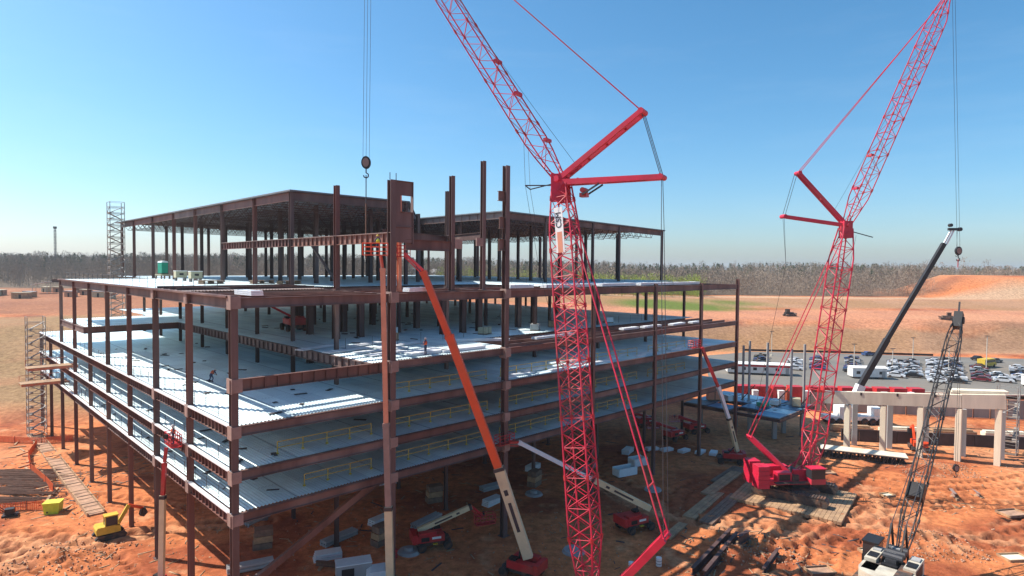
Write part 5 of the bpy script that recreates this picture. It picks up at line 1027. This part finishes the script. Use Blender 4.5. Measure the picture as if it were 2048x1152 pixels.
for k, (x, y, m_, w_, h) in enumerate(((40,121.5,'peach',2.6,1.8),(43,120.5,'palewhite',2.2,1.2),(47.5,116,'teal',2.0,.8),(50.5,117.5,'white',2.4,1.0),(54,116.5,'boxtan',1.8,1.5))):
    o = thing('material_pallet', f'{["peach","pale","teal","white","tan"][k]} wrapped material pallet on the blue sheeted low wing', 'pallet', (x,y,5.32), .3*k, 'pallets on the low wing')
    MB().box((-w_/2,-.7,.15),(w_/2,.7,h)).build('load', m_, o); MB().box((-w_/2,-.75,0),(w_/2,.75,.14)).build('pallet_base', 'wooddark', o); MB().box((-.06,-.72,.15),(.06,.72,h+.02)).build('strap', 'black', o)

# dense clods in the churned patches
debris('clod_patch', 'churned red clods left by machine tracks on the clay', [(42,52,65,72),(22,32,64,71),(60,72,92,98),(-52,-42,61,68)], 1500, 'stone', .03, .11)
# ------------------------------------------------------------------ air
hz_m = bpy.data.materials.new('haze'); hz_m.use_nodes = True; ht_ = hz_m.node_tree
for n_ in list(ht_.nodes):
    if n_.type == 'BSDF_PRINCIPLED': ht_.nodes.remove(n_)
pv = ht_.nodes.new('ShaderNodeVolumePrincipled'); pv.inputs['Density'].default_value = .00015; pv.inputs['Color'].default_value = (.86,.9,.95,1); pv.inputs['Anisotropy'].default_value = .2
ht_.links.new(pv.outputs[0], ht_.nodes['Material Output'].inputs['Volume'])
hb = MB().box((-5200,-90,float(GZ.min())-1.0),(5200,6200,80)); hbo = hb.mesh('haze'); hbo.materials.append(hz_m); tag(link('haze', hbo), 'thin pale haze over the whole site and woods', 'haze', kind='stuff')

# stores standing in the shade under the frame
spots_ = [(6,12),(9,16),(13,9),(16,12),(19,8),(22,13),(26,9),(31,14),(36,8),(40,12),(45,9),(50,14),(56,8),(62,12),(68,9),(12,24),(20,26),(30,24)]
for k, (x, y) in enumerate(spots_):
    p_ = W(x, y); kind_ = k % 3; o = thing(('pipe_stack','crate_stack','sheet_stack')[kind_], f'{("grey pipe stack","timber crate stack","pale sheet stack")[kind_]} in the shade under the lowest deck, {ORD[k//3]} from the corner column', ('pipe stack','crates','sheets')[kind_], (p_.x,p_.y,gz(p_.x,p_.y)-.03), YAW+random.uniform(-.4,.4), 'stores under the frame')
    if kind_ == 0:
        for q_ in range(6): MB().tube((-2.2,(q_%3)*.42-.42,.2+.36*(q_//3)),(2.2,(q_%3)*.42-.42,.2+.36*(q_//3)),.18,10).build('pipe', 'concgrey', o)
        for xx in (-1.5,1.5): MB().box((xx-.08,-.8,-.05),(xx+.08,.8,.04)).build('bearer', 'wooddark', o)
    elif kind_ == 1:
        for q_ in range(3): MB().box((-1.1+q_*.1,-.7,q_*.75),(.9+q_*.05,.6,q_*.75+.68)).build('crate', 'wood' if q_ % 2 else 'wooddark', o)
    else:
        for q_ in range(4): MB().box((-1.5+.07*q_,-.6,q_*.2),(1.4,.6+.03*q_,q_*.2+.16)).build('sheet', 'palewhite' if q_ % 2 else 'sheet', o)

debris('yard_litter', 'dense boards and rebar offcuts over the left yard', [(-84,-56,76,100),(-72,-54,76,92)], 420, 'wooddark', .06, .18, True)
for k, (x, y, m_) in enumerate(((24,14,'wood'),(28,20,'palewhite'),(38,12,'boxtan'),(47,11,'concgrey'),(53,13,'wood'),(66,12,'palewhite'))):
    p_ = W(x, y, Z4+.08); o = thing('deck_pallet', f'loaded pallet on the shaded fourth level deck, {ORD[k]} from the plated column', 'pallet', tuple(p_), YAW+.2*k, 'pallets on the fourth level')
    MB().box((-.9,-.6,.14),(.9,.6,.95)).build('load', m_, o); MB().box((-.95,-.62,0),(.95,.62,.13)).build('pallet_base', 'wooddark', o); MB().box((-.05,-.62,.14),(.05,.62,.97)).build('strap', 'black', o)
